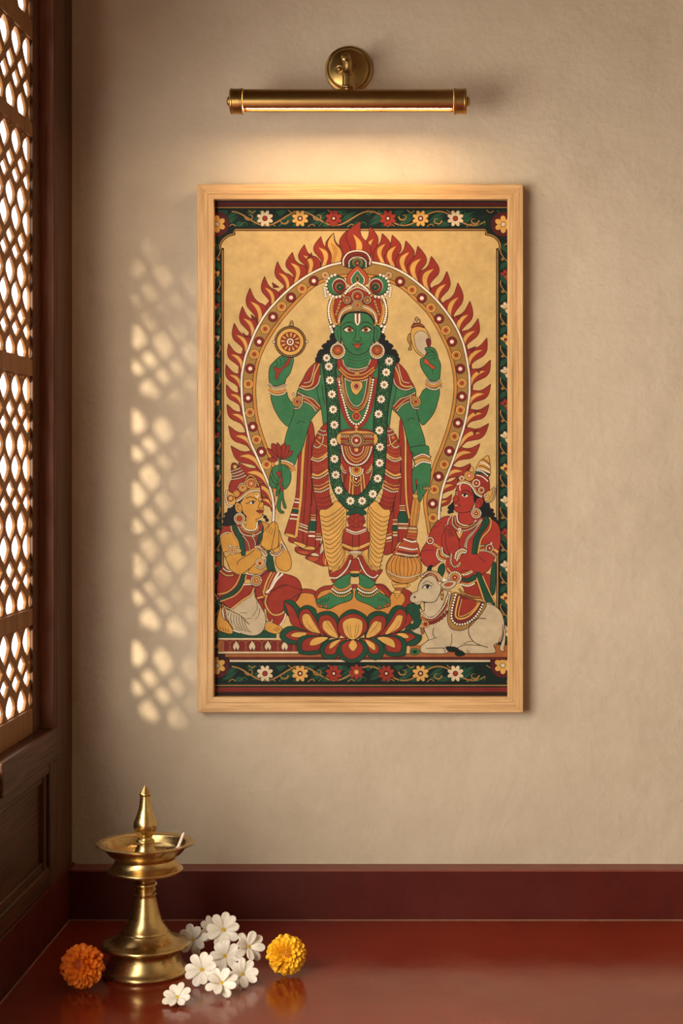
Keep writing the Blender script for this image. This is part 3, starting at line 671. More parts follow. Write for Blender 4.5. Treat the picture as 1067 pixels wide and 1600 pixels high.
# belt
P('y','345,770 690,770 700,905 345,905',.9)
for y,c in ((792,'q'),(838,'r'),(880,'q')): S(c,'345,%f 700,%f'%(y,y),3.2,ol=.4)
B('352,808 690,808',1.1,'c',3); B('352,858 690,858',1.0,'y',3); B('352,895 690,895',1.1,'c',3)
P('r','340,905 380,1050 430,1100 512,1125 600,1100 650,1050 695,905 600,900 430,900')
B('360,915 380,1010 430,1085 512,1112 590,1085 645,1010 672,915',1.4,'w',3); S('y','390,915 420,1010 512,1080 610,1010 640,915',1.6,ol=.5); S('o','410,915 440,1000 512,1050 590,1000 620,915',2.2,ol=.5)
S('c','440,915 460,980 512,1010 570,980 590,915',1.3,ol=.4); C('y',512,952,3.3)
C('y',512,855,11.6,.8,20)
B(' '.join('%f,%f'%(512+72*math.cos(k*TAU/16),855+66*math.sin(k*TAU/16)) for k in range(17)),1.6,'p',3.4)
RG(512,855,[(8.8,'K'),(8.2,'c'),(6.8,'K'),(6.2,'r'),(3,'q'),(2,'w')])
P('y','445,1145 460,1195 512,1230 565,1195 580,1145 512,1125',.8); B('445,1140 455,1195 512,1228 570,1195 580,1140',1.3,'w',2.9); RG(512,1160,[(5.6,'K'),(5,'o'),(3.4,'K'),(2.8,'r')])
B('462,1270 480,1310 512,1328 545,1310 555,1270',1.1,'y',2.6); C('w',508,1255,1.6); S('y','475,1265 512,1300 545,1265',1.4,ol=.4)
B('350,1130 370,1180 400,1195',1.1,'c'); B('672,1130 650,1180 620,1195',1.1,'c'); S('y','350,1100 380,1160 405,1175',1.4,m=556.8,ol=.4)
# --- face and crown
T(490,380,7.113)
P('y','205,600 165,680 160,800 185,900 290,905 487,800 690,905 800,900 825,780 815,680 775,600 487,480',.9)
B('200,610 170,700 170,800 200,905',1.9,'w',3.6,558.5,.7)
P('r','240,620 225,720 230,850 280,890 320,800 487,740 660,800 710,890 750,850 765,720 740,620 487,540',.8)
S('o','225,640 210,750 240,880',2,m=558.5,ol=.4)
for k in range(9): C('p' if k%2 else 'y',250+6*k,790-18*k,1.5,.5); C('p' if k%2 else 'y',727-6*k,790-18*k,1.5,.5)
P('y','265,890 275,790 340,710 430,680 487,672 560,682 640,715 705,790 712,890 680,880 650,800 560,765 487,758 410,768 330,810 300,885',.8)
B('285,860 310,780 380,725 487,700 600,725 670,780 697,860',1.3,'w',2.7); B('300,875 330,800 400,755 487,740 570,752 650,800 680,870',1.0,'o',2.3)
# peacock eyes
for cx,sg in ((255,1),(722,-1)):
    C('e',cx,470,15,.9,28); C('g',cx,470,14,.3,28)
    for k in range(11):
        a=math.pi*(.55+k*.105); C('w',cx+sg*118*math.cos(a),475-118*math.sin(a)*1.05*(-1 if 0 else 1),2.2,.6,10)
    C('w',cx+30*sg,475,11.2,.5,28,ry=12); C('d',cx+30*sg,480,10.2,.3,28,ry=11); C('p',cx+30*sg,485,6.6,.3); C('e',cx+36*sg,488,5.2,.5); C('q',cx+36*sg,490,1.3,.3)
for k in range(5): C('w',120+k*3,500+k*22,2.1,.6,10); C('w',857-k*3,500+k*22,2.1,.6,10)
# top fan
P('d','325,250 322,180 360,115 430,82 487,78 550,84 610,120 635,180 628,250 487,290',1)
S('w','333,250 330,185 370,120 430,92 487,86 550,94 600,125 628,185 622,240',1.9,ol=.6)
B('355,200 390,145 440,120 487,112 540,120 590,150 612,200',1.3,'r',2.8)
P('e','385,270 385,200 430,155 487,145 550,155 590,205 590,270',.9); B('395,260 395,205 435,165 487,155 540,165 580,205 582,260',1.1,'w',2.6)
C('p',487,215,8,.5); C('g',487,220,6.6,.4); C('d',487,220,4.4,.4); C('p',487,222,1.6,.4)
P('f','487,250! 420,300 370,370 380,450 487,480 595,450 605,370 555,300'); P('w','487,290! 435,350 410,400 430,460 487,470 550,460 570,400 540,350',.7); P('g','487,305! 442,360 422,405 440,455 487,462 540,455 555,405 530,360',.7); P('p','487,350 460,390 470,430 487,440 510,430 515,390',.5); P('e','487,370 472,395 487,425 502,395',.4)
P('y','487,430! 440,465 360,510 330,600 640,600 620,510 540,465',.9)
B('487,440 430,475 380,520 340,575',1.9,'w',3.6,558.5); B('487,490 430,510 390,545',1.5,'c',3,558.5); P('r','350,600 400,540 487,500 580,540 625,600 487,640',.5)
C('w',487,590,9,.6,20); C('p',487,590,8,.5,20); C('r',487,592,6.2,.4,20); C('f',487,592,3,.4); C('o',487,592,1.3,.3)
for x in (368,597): C('y',x,635,6.2,.6,18); C('q',x,637,4.2,.4); C('o',x,637,2.2,.4); B(' '.join('%f,%f'%(x+38*math.cos(a*.6),632+36*math.sin(a*.6)) for a in range(12)),.8,'c',2.2)
C('c',487,692,8.2,.7,22); C('p',487,692,7.2,.4,20); C('y',487,692,4.4,.4); C('q',487,692,2.8,.4)
# face
P('b','300,900 330,800 400,765 487,758 570,765 640,800 675,900 487,950',0)
P('g','300,905 315,860 370,790 430,775 487,772 550,775 610,795 655,855 668,905 672,1010 660,1090 620,1170 560,1225 487,1245 420,1225 360,1170 318,1090 300,1010',1.1)
P('g','300,1010 295,925 250,920 228,970 235,1040 260,1085 300,1090',.9,m=558.5); S('K','285,950 262,980 275,1040 270,1060',.8,m=558.5)
P('w','455,780! 455,870 487,918 520,870 520,780!',.7); P('r','478,782! 480,880 487,895 495,880 497,782!',.3)
P('w','335,962! 375,935 410,940 445,970! 410,990 370,988',.6,m=558.5); C('q',400,962,3.6,.3); C('q',580,962,3.6,.3); C('b',400,962,2,0); C('b',580,962,2,0)
S('K','325,960 370,930 410,932 450,970',1.4,m=558.5); S('K','345,980 385,995 440,975',.7,m=558.5); S('K','315,925 360,885 420,880 462,915',1.5,m=558.5,taper=2); S('K','335,945 380,915 430,925 455,955',.6,m=558.5)
S('K','470,950 465,1040 445,1060 440,1080 465,1088 487,1098 515,1088 530,1078 525,1055 510,1040',.9); S('K','505,950 505,1020',.5)
P('f','440,1122! 470,1112 487,1118 505,1112 530,1122! 510,1155 487,1168 460,1155',.6); S('K','420,1115 445,1128 487,1132 530,1128 552,1112',.9); S('K','450,1180 487,1190 525,1180',.6)
# earrings
for x in (268,705):
    C('c',x,1115,3.2,.5); C('y',x,1195,11.2,.7,24); B(' '.join('%f,%f'%(x+76*math.cos(a*TAU/20),1198+80*math.sin(a*TAU/20)) for a in range(21)),1.2,'w',2.6); C('r',x,1190,7.6,.5,20); C('p',x,1190,5.6,.4,20); C('f',x,1190,4.4,.4,18); C('o',x,1190,1.2,0)
for q in ((195,960),(185,930),(205,985),(225,920)): C('w',q[0],q[1],2.4,.6,10); C('w',977-q[0],q[1],2.4,.6,10)
# tilted flowers near shoulders
F(145,1275,6,'w','p',9,pr=1.4); F(840,1310,6.4,'w','p',9,pr=1.5)
# --- hands in front: left with lotus bud
T(335,690,6.67)
BA('705,205 760,225 800,260 820,310',[(9,'K'),(8.2,'o')]); B('705,198 770,212 830,245',1.2,'w',2.6); S('K','700,235 760,250 800,290',.8); B('690,245 745,262 800,315',1.2,'w',2.6)
P('g','570,450 580,350 610,270 680,240 740,250 790,310 800,370 785,440 740,495 690,490 620,485')
S('K','600,290 610,350 640,400 670,420',1); S('K','585,360 610,420 660,455',1); S('K','620,460 650,478',.8)
P('m','690,180! 670,180! 672,330 640,540 650,570 660,560 690,480 660,600 648,680 680,740 720,748 725,730 690,700 700,600 720,680 740,700 750,680 725,600 715,480 700,320',.9)
P('r','675,310 705,320 690,350 715,400 690,430 725,490 700,520 680,440 650,460 690,390 640,330',.5)
for st in ('550,185 600,165 660,180 640,210 590,210','820,100 770,110 710,170 720,185 790,150','550,70 590,80 640,120 660,180 610,160 570,115','780,35 730,70 710,120 700,175 750,150 780,90','595,25 630,25 665,60 680,170 640,140 600,90','740,15 700,40 690,90 690,175 730,130 745,70','655,5! 690,50 700,100 685,175 660,140 645,70'):
    P('r',st,.9)
# right hand over mace
T(600,700,5.335)
# mace
P('o','245,400 215,650 270,660 300,430'); S('K','262,430 232,655',.7); S('y','275,440 250,655',1.2,ol=.4); S('K','290,440 262,660',.7)
P('q','205,655 275,665 270,760 255,790 185,775 195,700',.9); 
for y,w,c in ((668,2,'c'),(695,1.8,'y'),(720,3,'f'),(745,3,'f'),(775,2,'c')): S(c,'%f,%f %f,%f'%(205-(y-668)*.2,y,272,y+4),w,ol=.5)
P('f','175,760 260,775 290,830 280,920 80,890 110,830')
for k,(y,c) in enumerate(((768,'w'),(800,'f'),(832,'w'),(865,'d'),(885,'c'),(905,'w'))):
    xx=170-(y-768)*.62; (B if c=='w' else S)(*(('%f,%f %f,%f %f,%f'%(xx,y-8,230,y+14,272+min(10,(y-768)*.1),y+8),1.5,'w',3) if c=='w' else (c,'%f,%f %f,%f %f,%f'%(xx,y-8,230,y+14,280,y+8),2.4)),**({} if c=='w' else {'ol':.5}))
P('o','90,890 50,915 20,970 18,1030 50,1085 110,1120 200,1125 270,1095 310,1040 312,970 285,910 200,915')
for k in range(9):
    x=35+k*33; u=(k-4)/4.
    S('K','%f,900 %f,960 %f,1020 %f,1075'%(165+u*95,165+u*135,165+u*138,165+u*105),.8)
S('c','22,1020 100,1065 200,1080 300,1050',1.7,ol=.5); S('p','30,1040 110,1092 200,1105 290,1072',2.2)
P('y','65,1108 110,1125 200,1130 215,1150 160,1170 80,1150',.8); P('q','90,1160 160,1170 150,1200 105,1195',.8)
T(550,880,3.81)
P('y','245,130 330,125 310,145 260,148',.8); P('q','258,148 300,148 292,165 262,165',.7); P('y','250,165 290,165 280,195 265,208 255,190',.8); S('K','252,180 285,182',.7); S('K','258,192 280,194',.7)
T(600,700,5.335)
P('g','215,0 250,60 255,130 235,200 235,290 245,380 265,360 275,290 275,390 290,440 305,445 325,400 345,370 380,300 390,180 375,50 360,-20')
P('r','258,265 272,262 275,300 262,310',.5); S('K','290,300 300,380',.8); S('K','320,300 325,350',.8); S('K','350,290 340,320',.8); P('y','240,385 280,390 278,420 245,415',.7)
P('p','330,330 385,325 385,350 330,345',.7)
BA('255,90 320,65 390,90',[(8.6,'K'),(7.6,'o')]); BA('258,120 320,95 392,118',[(7,'K'),(6,'y')]); B('252,82 320,52 388,78',1.3,'w',2.8); B('262,148 320,115 395,128',1.4,'w',2.8); S('K','255,108 320,82 392,104',.8)
# --- kneeling figure left
T(333,800,7.113)
P('b','120,100 110,140 180,150 230,120 250,0 210,-60 190,0 150,20 130,60',.5); 
P('s','180,110 110,170 80,250 85,340 105,440 150,540 190,640 240,690 300,700 350,670 440,600 520,520 560,430 600,420 650,420 700,480 690,560 730,630 800,658 850,640 870,590 860,500 820,410 760,290 720,190 560,110 480,100 300,150')
T(333,700,8.208)
P('s','430,850 420,1000 350,1080 560,1100 570,960 540,900',.6)
T(333,800,7.113)
P('r','180,115 120,150 80,230 78,270 130,240 210,245 260,280 330,480 410,450 520,350 500,200 400,220 300,160',.9); S('c','80,280 110,245 160,228 230,245',1.6,ol=.5)
P('s','225,450 300,460 420,420 480,400 530,520 440,600 360,670 300,700 240,690 190,640 150,540 120,470',.0)
S('K','270,590 275,560 310,520 400,470 460,420',1); S('K','105,440 150,540 190,640 240,690 300,700 350,670 440,600 530,515',1)
S('K','390,640 440,660 480,640',.8)
P('s','400,640 500,560 600,560 610,620 550,680 400,690',.8)
P('e','195,110 250,150 310,250 350,330 360,480! 320,490! 290,380 250,250 190,150',.9); S('y','190,120 215,230 270,320 300,470',1.8,ol=.5)
P('e','500,110 540,100 560,180 530,320 480,370! 500,280 520,200',.9); S('y','545,110 570,180 550,250',1.3,ol=.4)
P('e','600,430 650,450 680,600 700,665! 610,650 590,540',.9)
S('y','365,290 400,360 410,440',1.1,ol=.4); B('335,270 390,340 408,440',.9,'c',2.4)
S('r','280,140 330,220 440,250 520,210 530,120',4.5,ol=.5); S('w','320,130 360,190 430,205 480,180 490,100',1.7,ol=.5); B('280,170 330,245 440,265 530,220',1.1,'c',2.5); B('310,170 360,215 430,232 500,200',1,'y',2.3)
RG(452,258,[(2.9,'K'),(2.4,'c'),(1.2,'r')]); B('440,280 465,330 470,380',1,'c',2.4)
# praying hands
P('s','530,370 545,300 560,220 620,150 655,115 690,110 720,180 720,280 730,380 650,415 590,425')
P('s','690,130 710,125 725,180 730,300 720,380 680,410 650,400 690,200',.9)
for a in range(4): S('K','%f,%f %f,%f'%(590+a*28,225+a*14,625+a*22,150+a*12),.7)
S('K','530,370 600,425',.8)
P('c','460,380 510,375 560,420 605,460 595,495 560,490 520,430 470,405',.8); S('K','480,390 540,430 590,480',1.2); S('q','475,385 545,420 598,470',.9)
P('c','630,440 700,455 740,420 740,370 760,365 775,420 740,480 670,495 635,470',.8); S('q','640,455 710,470 758,420 758,375',1.1,ol=.4)
B('760,340 790,380 810,420',1.2,'w',2.6)
# armlet
P('y','120,450 170,430 210,400 300,410 305,450 200,470 140,500',.8); S('c','130,465 200,445 300,435',1.2,ol=.5); RG(212,428,[(6.3,'K'),(5.6,'c'),(4.4,'q'),(3,'y'),(1.3,'r')]); P('c','180,350! 175,385 205,390 200,370',.5); B('250,395 285,395',1,'c',2.4)
# midriff jewels
RG(520,570,[(7.8,'K'),(7,'c'),(5.6,'K'),(5,'y'),(2.6,'r')]); B('475,600 520,630 570,600 585,520',1.1,'c',2.5)
B('385,685 440,700 520,695 585,650',1.3,'w',2.8); 
# lower garment
P('r','110,600 60,720 40,880 60,960 130,1040 200,1070! 460,880! 560,1067! 800,1130 860,1060 960,940 980,820 900,730 760,680 620,660 590,650 500,710 400,700 350,690 300,705 200,690',.9)
T(333,880,7.113)
P('r','580,400 600,600 680,680 740,700! 800,600 820,500 900,450 975,300 960,200 880,140 700,100 600,100 400,280 440,500',.9)
P('r','100,420 40,320 50,200 90,60 300,140 460,280 400,420 200,500')
P('r','640,340 720,270 800,240 975,300 960,340 860,400 800,500 700,570 640,540 600,470 600,400',.8); S('K','590,410 600,350 680,290 760,260 830,240',1)
P('h','200,510 330,420 450,300 470,380 540,490 585,600 570,720 510,790 420,805 310,780 220,730 160,660 100,510 130,490',1)
for k in range(7): S('K','%f,%f %f,%f %f,%f %f,%f'%(175+k*28,545+k*10,165+k*32,610+k*12,185+k*34,680+k*10,225+k*34,735+k*6),.8)
S('K','130,500 220,540 300,580 360,640 400,680',1.1); S('K','300,550 380,552',.7); S('K','480,420 490,500 440,590',.7); S('K','520,500 505,580 470,620',.7); S('K','360,620 430,610',.7)
S('w','105,510 130,640 200,730 300,770',1.8,ol=.6); S('q','125,500 150,630 215,720',2,ol=.4); S('c','140,505 175,625 240,730',1.4,ol=.4)
S('e','345,120 290,260 200,340 80,400',5.2,ol=.7); S('y','310,110 250,240 160,320 45,345',1.8,ol=.5); S('y','370,130 330,260 240,360 80,425',1.8,ol=.5)
S('y','455,275 420,350 330,410 200,510',2.6,ol=.6); S('y','600,350 580,440 620,530 680,575 760,560 810,510',2.4,ol=.6); S('y','520,270 580,370',2,ol=.5)
for d,c,w in ((0,'y',2.4),(35,'o',2),(80,'w',3.4),(110,'c',2)): S(c,'%f,100 %f,170 %f,250 %f,330'%(650+d,610+d,580+d*.9,560+d*.6),w,ol=.4) if d!=110 else None
S('w','775,115 700,190 650,270 590,330',3,ol=.6)
S('w','810,540 790,620 740,695',1.8,ol=.5)
P('r','470,280 530,280 560,400 490,380',.8); S('y','490,390 560,370',2.6,ol=.5); P('r','495,420 545,410 570,540 520,460',.8)
B('85,90 150,135 240,130',1.4,'y',3); B('115,60 160,90 210,85',1.2,'w',2.6)
P('y','360,180 430,190 430,225 350,240',.7); B('350,238 430,232',1.3,'w',2.8); RG(480,192,[(8.2,'K'),(7.4,'y'),(5.6,'q'),(4.6,'y'),(3.4,'K'),(2.8,'f'),(1,'w')]); B(' '.join('%f,%f'%(480+56*math.cos(k*TAU/14),192+58*math.sin(k*TAU/14)) for k in range(15)),1.1,'c',2.7)
P('s','80,490 55,560 35,680 60,740 120,770 200,785 220,750 170,660 110,600 95,500')
for k in range(4): S('K','%f,%f %f,%f'%(75+k*30,705+k*8,85+k*30,745+k*8),.9)
P('s','590,650 650,655 740,700 770,730 740,770 680,785 580,740',.9); S('c','590,660 650,650 655,625',1.4,ol=.5)
for k in range(3): S('K','%f,%f %f,%f'%(670+k*18,735-k*14,720+k*16,758-k*10),.8)
# head left
T(333,700,8.208)
P('b','285,620 250,740 200,790 160,850 130,950 110,990 200,1000 340,960 640,860 700,940 710,920 660,880 640,850 560,860 400,700 380,640 500,560 430,570',.5)
for x,y in ((205,790),(165,850),(140,910),(690,925),(665,885)): C('b',x,y,3,0)
P('s','400,600 470,560 560,545 605,560 620,640 650,720 640,760 650,790 640,830 620,880 570,910 520,912 460,895 400,850 370,790 360,740 350,700 380,660',1)
P('s','370,790 365,740 340,710 300,700 280,740 290,800 320,830 360,825',.9); S('K','340,740 310,740 320,790 350,800',.7)
P('s','430,870 430,960 560,960 545,905',0); S('K','425,870 420,940',.9); S('K','548,910 555,950',.9)
P('w','455,710! 500,682 545,690! 520,712 490,718',.5); C('b',512,698,2.1,0); P('w','600,680! 625,665 638,690! 620,700',.4); C('b',622,683,1.6,0)
S('K','415,708 450,705 500,678 550,688',1.1); S('K','420,650 470,628 530,640 560,665',1.2); S('K','600,640 625,625 640,650',1); S('K','575,660 600,700 575,760 600,770 640,760',.9)
P('r','550,805! 590,790 635,795 630,830 600,838 575,825',.6); S('K','548,808 600,812 635,808',.8); S('K','585,850 610,855',.6)
P('w','525,560! 535,610 565,640 585,610 580,555! 572,600 560,620 540,600',.3)
P('r','205,550 205,480 240,400 250,340 230,310 240,270 240,200 295,195 330,240 360,270 380,320 440,350 460,370 600,470 600,530 480,540 380,600 300,660 230,600')
P('d','240,200 295,195 330,240 250,290 230,290',.7)
for y in (0,1,2,3): B('%f,%f %f,%f %f,%f'%(228+y*3,300+y*34,300+y*10,275+y*38,350+y*22,255+y*32),1.1,'c',2.5)
C('y',280,240,3,.6)
RG(380,505,[(7.6,'K'),(6.8,'y'),(5.2,'K'),(4.6,'y'),(2.6,'q')]); RG(490,455,[(9,'K'),(8.2,'y'),(6.6,'q'),(5.4,'f'),(3.6,'y'),(2.6,'r'),(1.4,'w')]); RG(300,585,[(5.4,'K'),(4.8,'y'),(3.4,'q'),(2,'y')])
B('415,430 440,380 480,350 530,380 560,430 590,490',1.2,'y',2.8); B('325,500 350,460 400,450',1,'c',2.4)
S('y','290,680 360,630 440,560 520,530 600,520',3.2,ol=.6); B('270,690 330,672 390,620 460,565 540,545 605,548',1.2,'w',2.5)
P('y','170,540 160,600 160,680 200,740 260,740 290,680 260,590 230,570',.9); B('172,560 165,640 190,720 260,745',1.2,'w',2.7); RG(225,645,[(5.4,'K'),(4.6,'q'),(3,'y')]); 
C('c',345,835,2,.5); RG(338,905,[(8.8,'K'),(8,'w'),(6.8,'K'),(6.2,'y'),(4.6,'r'),(2,'f')]); B(' '.join('%f,%f'%(338+64*math.cos(k*TAU/16),905+64*math.sin(k*TAU/16)) for k in range(17)),1,'w',2.4)
# --- right figure
T(660,700,8.208)
P('b','340,740 350,800 330,830 400,830 420,780 700,700 720,900 820,950 930,960 1000,980 940,900 890,840 905,800 870,770 850,690 780,600 640,500',.5)
for x,y in ((350,760),(345,820),(890,800),(905,850),(930,910)): C('b',x,y,3.2,0)
T(640,800,7.113)
P('R','430,45 350,70 270,150 225,230 195,320 150,390 120,460 130,540 180,600 260,610 330,560 400,520 480,640 560,650 700,680 800,690 870,650 920,570 950,500 1000,400 1010,260 990,150 930,90 850,60 600,60')
P('R','430,510 400,600 450,700 700,720 720,650 600,560',0)
S('K','270,150 300,170 350,110',.7); S('K','145,440 200,420 260,425',.8); S('K','770,500 820,540 830,560',.9)
P('r','600,850 560,780 580,650 780,680 900,700 930,820 880,880 800,980 640,960',.8)
# sash
P('e','830,50 880,70 870,150 800,250 770,350 750,470! 690,465! 700,350 720,270 790,160',.9); S('K','840,80 830,170 760,270 735,380 730,465',.8); S('y','885,60 905,110 880,200 800,290 775,380 760,460',2,ol=.6)
P('e','740,690 800,700 950,1020 860,1010 790,850',.9); S('y','725,690 775,830 830,1000',2.2,ol=.6); S('y','810,710 880,870 950,1010',1.8,ol=.6)
P('e','905,640 955,560 950,880 900,900',.8)
# collars
S('r','490,40 500,130 600,195 720,150 790,60',5.5,ol=.5); S('w','525,30 540,110 620,148 700,120 740,90',1.7,ol=.5); B('480,50 475,130 530,190 620,205 720,160 790,80',1.1,'c',2.5); B('505,60 520,140 620,172 720,130',1,'y',2.3)
S('c','470,30 430,90 420,150',1.5,ol=.5); B('400,150 385,220',1,'c'); B('800,90 730,190 640,290 610,400',1.2,'c',2.5); B('760,150 690,250 640,320 630,400',1.1,'c',2.5)
RG(555,195,[(3.2,'K'),(2.7,'w'),(1.2,'q')]); P('y','520,220 590,215 560,290 545,290',.6); S('K','550,290 550,390',.8); RG(555,225,[(2.8,'K'),(2.3,'c')])
# hands
P('R','400,160 430,150 480,180 510,230 545,310 555,390 530,440 480,470 420,450 400,380 390,260',1)
P('R','400,170 380,230 355,290 370,400 410,480 440,480 400,350',.9)
for a in range(4): S('K','%f,%f %f,%f %f,%f'%(418+a*15,180+a*2,432+a*17,240+a*4,445+a*18,285-a*6),.7)
P('y','300,430 340,400 370,450 430,480 440,500 400,520 350,540 310,500',.8); B('310,420 300,480 330,530 380,545',1.2,'w',2.6); B('360,400 370,460 430,495',1.2,'w',2.6); S('r','330,420 340,490 400,515',2,ol=.4)
P('y','500,510 520,440 580,405 640,430 640,450 580,470 550,530 520,540',.8); B('505,510 520,450 580,412 635,435',1.2,'w',2.6); B('525,535 550,470 600,450 640,455',1.2,'w',2.6)
S('y','460,470 455,560 490,605 540,600 560,560',3,ol=.6); B('465,470 462,560 500,612 555,570',1.1,'c',2.6)
# armlets
RG(228,318,[(6,'K'),(5.3,'w'),(4.2,'K'),(3.6,'r'),(1.6,'o')]); S('y','260,350 300,375 340,400',3.6,ol=.6); S('r','260,350 300,375 340,400',1)
S('y','780,400 850,395 900,410 975,460',7.5,ol=.7); S('r','780,402 850,397 900,415 970,470',2.2,ol=.4); RG(888,400,[(7,'K'),(6.2,'c'),(4.8,'K'),(4.2,'r'),(1.2,'w')]); P('c','912,325! 890,350 905,365 920,355',.5); B('785,375 840,372',1,'c'); B('785,430 840,432 900,450 960,500',1.1,'c',2.5)
# belt
S('y','420,620 450,660 520,690 600,690 690,650',2.4,ol=.6); B('600,700 650,690 700,660',1.2,'w',2.8)
P('e','575,730 650,735 725,690 735,750 650,775 580,760',.8); S('y','575,790 650,800 740,760',2,ol=.6); B('575,805 650,822 735,785',1.4,'w',3)
RG(502,728,[(8.8,'K'),(8,'y'),(6.4,'K'),(5.8,'o'),(4.2,'r'),(1,'w')]); B(' '.join('%f,%f'%(502+66*math.cos(k*TAU/16),728+62*math.sin(k*TAU/16)) for k in range(17)),1.2,'w',2.8)
S('y','560,870 620,940 700,970 800,975',2.6,ol=.6); S('p','545,850 600,900 700,940 790,945',2.2,ol=.5)
# head right
T(660,700,8.208)
P('R','470,830 465,920 500,970 620,980 680,900 640,820',.9)
P('R','450,480 500,440 580,430 640,480 660,600 670,680 650,740 620,800 560,825 480,830 430,815 405,780 410,740 395,720 400,680 390,650 420,600 430,540',1)
P('b','600,440 650,500 700,560 780,640 770,690 700,640 680,690 660,680 650,600',0)
P('R','680,700 700,650 750,640 780,670 770,730 730,770 700,800 680,760',.9); S('K','705,720 730,670 755,690 735,740',.7)
P('w','498,602! 535,585 590,612! 555,632 520,625',.5); C('b',540,605,2.4,0); P('w','415,575! 440,560 450,590! 430,600',.4); C('b',432,580,1.5,0)
S('K','490,595 540,575 590,608',1.1); S('K','500,560 560,540 610,570 640,610',1.3); S('K','415,555 445,545',1); S('K','445,620 465,660 440,690 400,690 395,670',.9)
P('f','400,720 440,712 490,738! 450,755 415,750',.6); S('w','410,738 450,738',.8); S('K','400,732 490,736',.7); S('w','500,460 478,490 485,545',1.2)
P('r','455,450 480,370 550,360 600,340 680,330 800,330 850,400 860,500 850,590 780,650 700,600 620,490 530,450')
P('y','690,270 740,160 760,150 835,95 860,160 870,280 860,360 800,340',.9)
for k in range(5): S(('q','w','q','w','e')[k] ,'%f,%f %f,%f %f,%f'%(765-k*22,150+k*40,805-k*8,158+k*40,862,210+k*36),(1.4,2,1.4,2,4)[k],ol=.5)
B('705,290 760,300 850,370',1.3,'w',3)
S('w','690,345 770,370 840,430',1.6,ol=.5)
RG(600,355,[(8.6,'K'),(7.8,'y'),(6.2,'q'),(5,'y'),(3.6,'f'),(1.6,'w')]); P('y','580,290 630,235 660,290 640,310',.7); P('d','560,290 620,215 600,290',.6)
RG(690,450,[(6.6,'K'),(6,'w'),(4.6,'K'),(4,'r'),(1.6,'y')]); RG(755,540,[(5.6,'K'),(5,'c'),(3.6,'q'),(2,'r')]); RG(505,390,[(4.8,'K'),(4.2,'c'),(2.4,'q')])
S('y','455,450 520,430 590,445 650,500 700,580 770,620',3.2,ol=.6); B('450,465 520,445 590,462 645,515 690,590 770,632',1.3,'w',2.6)
P('y','790,650 810,570 870,540 920,500 935,540 925,620 880,690 810,690',.9); B('930,510 925,600 880,685 800,690',1.1,'c',2.8); RG(815,610,[(4,'K'),(3.4,'c'),(1.6,'q')]); S('K','850,660 890,590 900,530',.8)
RG(690,838,[(8,'K'),(7.2,'c'),(6,'K'),(5.4,'y'),(3.4,'r'),(1,'w')]); C('y',690,790,1.6,.5); B(' '.join('%f,%f'%(690+58*math.cos(k*TAU/16),838+58*math.sin(k*TAU/16)) for k in range(17)),1,'w',2.4)
# --- lotus front petals
T(425,900,4.268)
P('e','80,165! 130,160 175,200 200,250 180,300 300,390 100,260'); P('e','990,190 960,175 910,190 870,240 880,300 960,330 880,370',.9)
P('r','80,170! 140,210 180,290 200,340 290,385 200,370 130,320 105,240'); P('r','980,205 930,210 890,280 860,340 800,385 880,350 940,290',.9)
def petal(pts_e,pts_r,pts_y,veins=None):
    P('e',pts_e); P('r',pts_r,.9); P('y',pts_y,.7)
petal('185,250 195,210 240,195 290,220 310,270 420,400 300,390','180,265 200,225 245,225 290,290 320,350 345,400 240,370 190,320','200,290 210,255 245,255 275,300 325,390 270,375 220,340')
petal('890,250 880,210 840,195 800,215 770,260 650,400 780,390','895,265 880,230 840,225 800,280 760,340 720,400 840,370 890,310','870,290 870,265 835,262 810,300 750,390 800,375 850,340')
petal('300,270 330,240 390,235 440,270 440,330 450,410 350,390','310,300 330,265 380,262 425,300 440,370 445,412 370,400 320,350','335,330 345,300 380,298 405,330 440,410 390,400 345,360')
petal('770,270 740,240 690,235 640,265 635,330 620,410 720,390','760,300 745,270 700,265 655,300 640,360 625,412 700,400 750,350','730,330 730,310 690,300 660,330 625,410 680,400 725,360')
petal('445,290 480,245 535,222 600,245 640,290 620,380 540,425 460,380','440,340 450,295 490,265 540,250 595,268 630,310 625,370 540,425 455,390','470,330 485,295 540,278 595,295 605,335 590,390 540,425 490,395')
for x in (500,520,560,580): S('K','%f,330 %f,370 %f,410'%(x,x+(540-x)*.2,x+(540-x)*.6),.6)
for a,b in ((230,1),(365,1)): S('K','%f,%f %f,%f %f,%f'%(a,300,a+20,335,a+60,380),.6); S('K','%f,%f %f,%f %f,%f'%(1080-a,300,1060-a,335,1020-a,380),.6)
petal('50,400 80,350 140,335 240,370 330,390 250,420 160,455 90,445','90,400 130,365 200,365 320,392 220,425 150,430','125,395 160,375 230,378 210,405 150,408')
petal('1000,410 970,380 900,360 800,385 740,395 800,420 880,460 960,460','955,405 910,380 850,378 780,395 830,425 900,440','910,400 880,380 830,385 860,410 905,415')
petal('170,480 175,420 230,395 330,400 390,410 340,450 330,500 290,525 190,520','200,490 210,430 280,405 370,410 330,450 310,490 250,500','250,460 270,420 320,405 375,412 330,445 290,462')
petal('890,520 895,440 850,400 760,395 680,410 740,450 750,510 790,535 870,535','850,505 860,440 800,405 710,412 750,450 770,500','820,475 810,430 760,405 700,412 740,445 790,470')
petal('335,540 320,490 350,440 420,420 500,418 450,460 440,530 400,555 350,550','350,510 365,460 430,425 500,420 440,470 420,515 380,525','380,475 400,440 460,422 420,465 390,485')
petal('735,540 748,490 720,430 650,415 580,418 620,470 640,530 680,560 720,552','705,515 710,470 660,425 600,420 630,470 660,515','690,490 680,450 620,422 645,470 680,495')
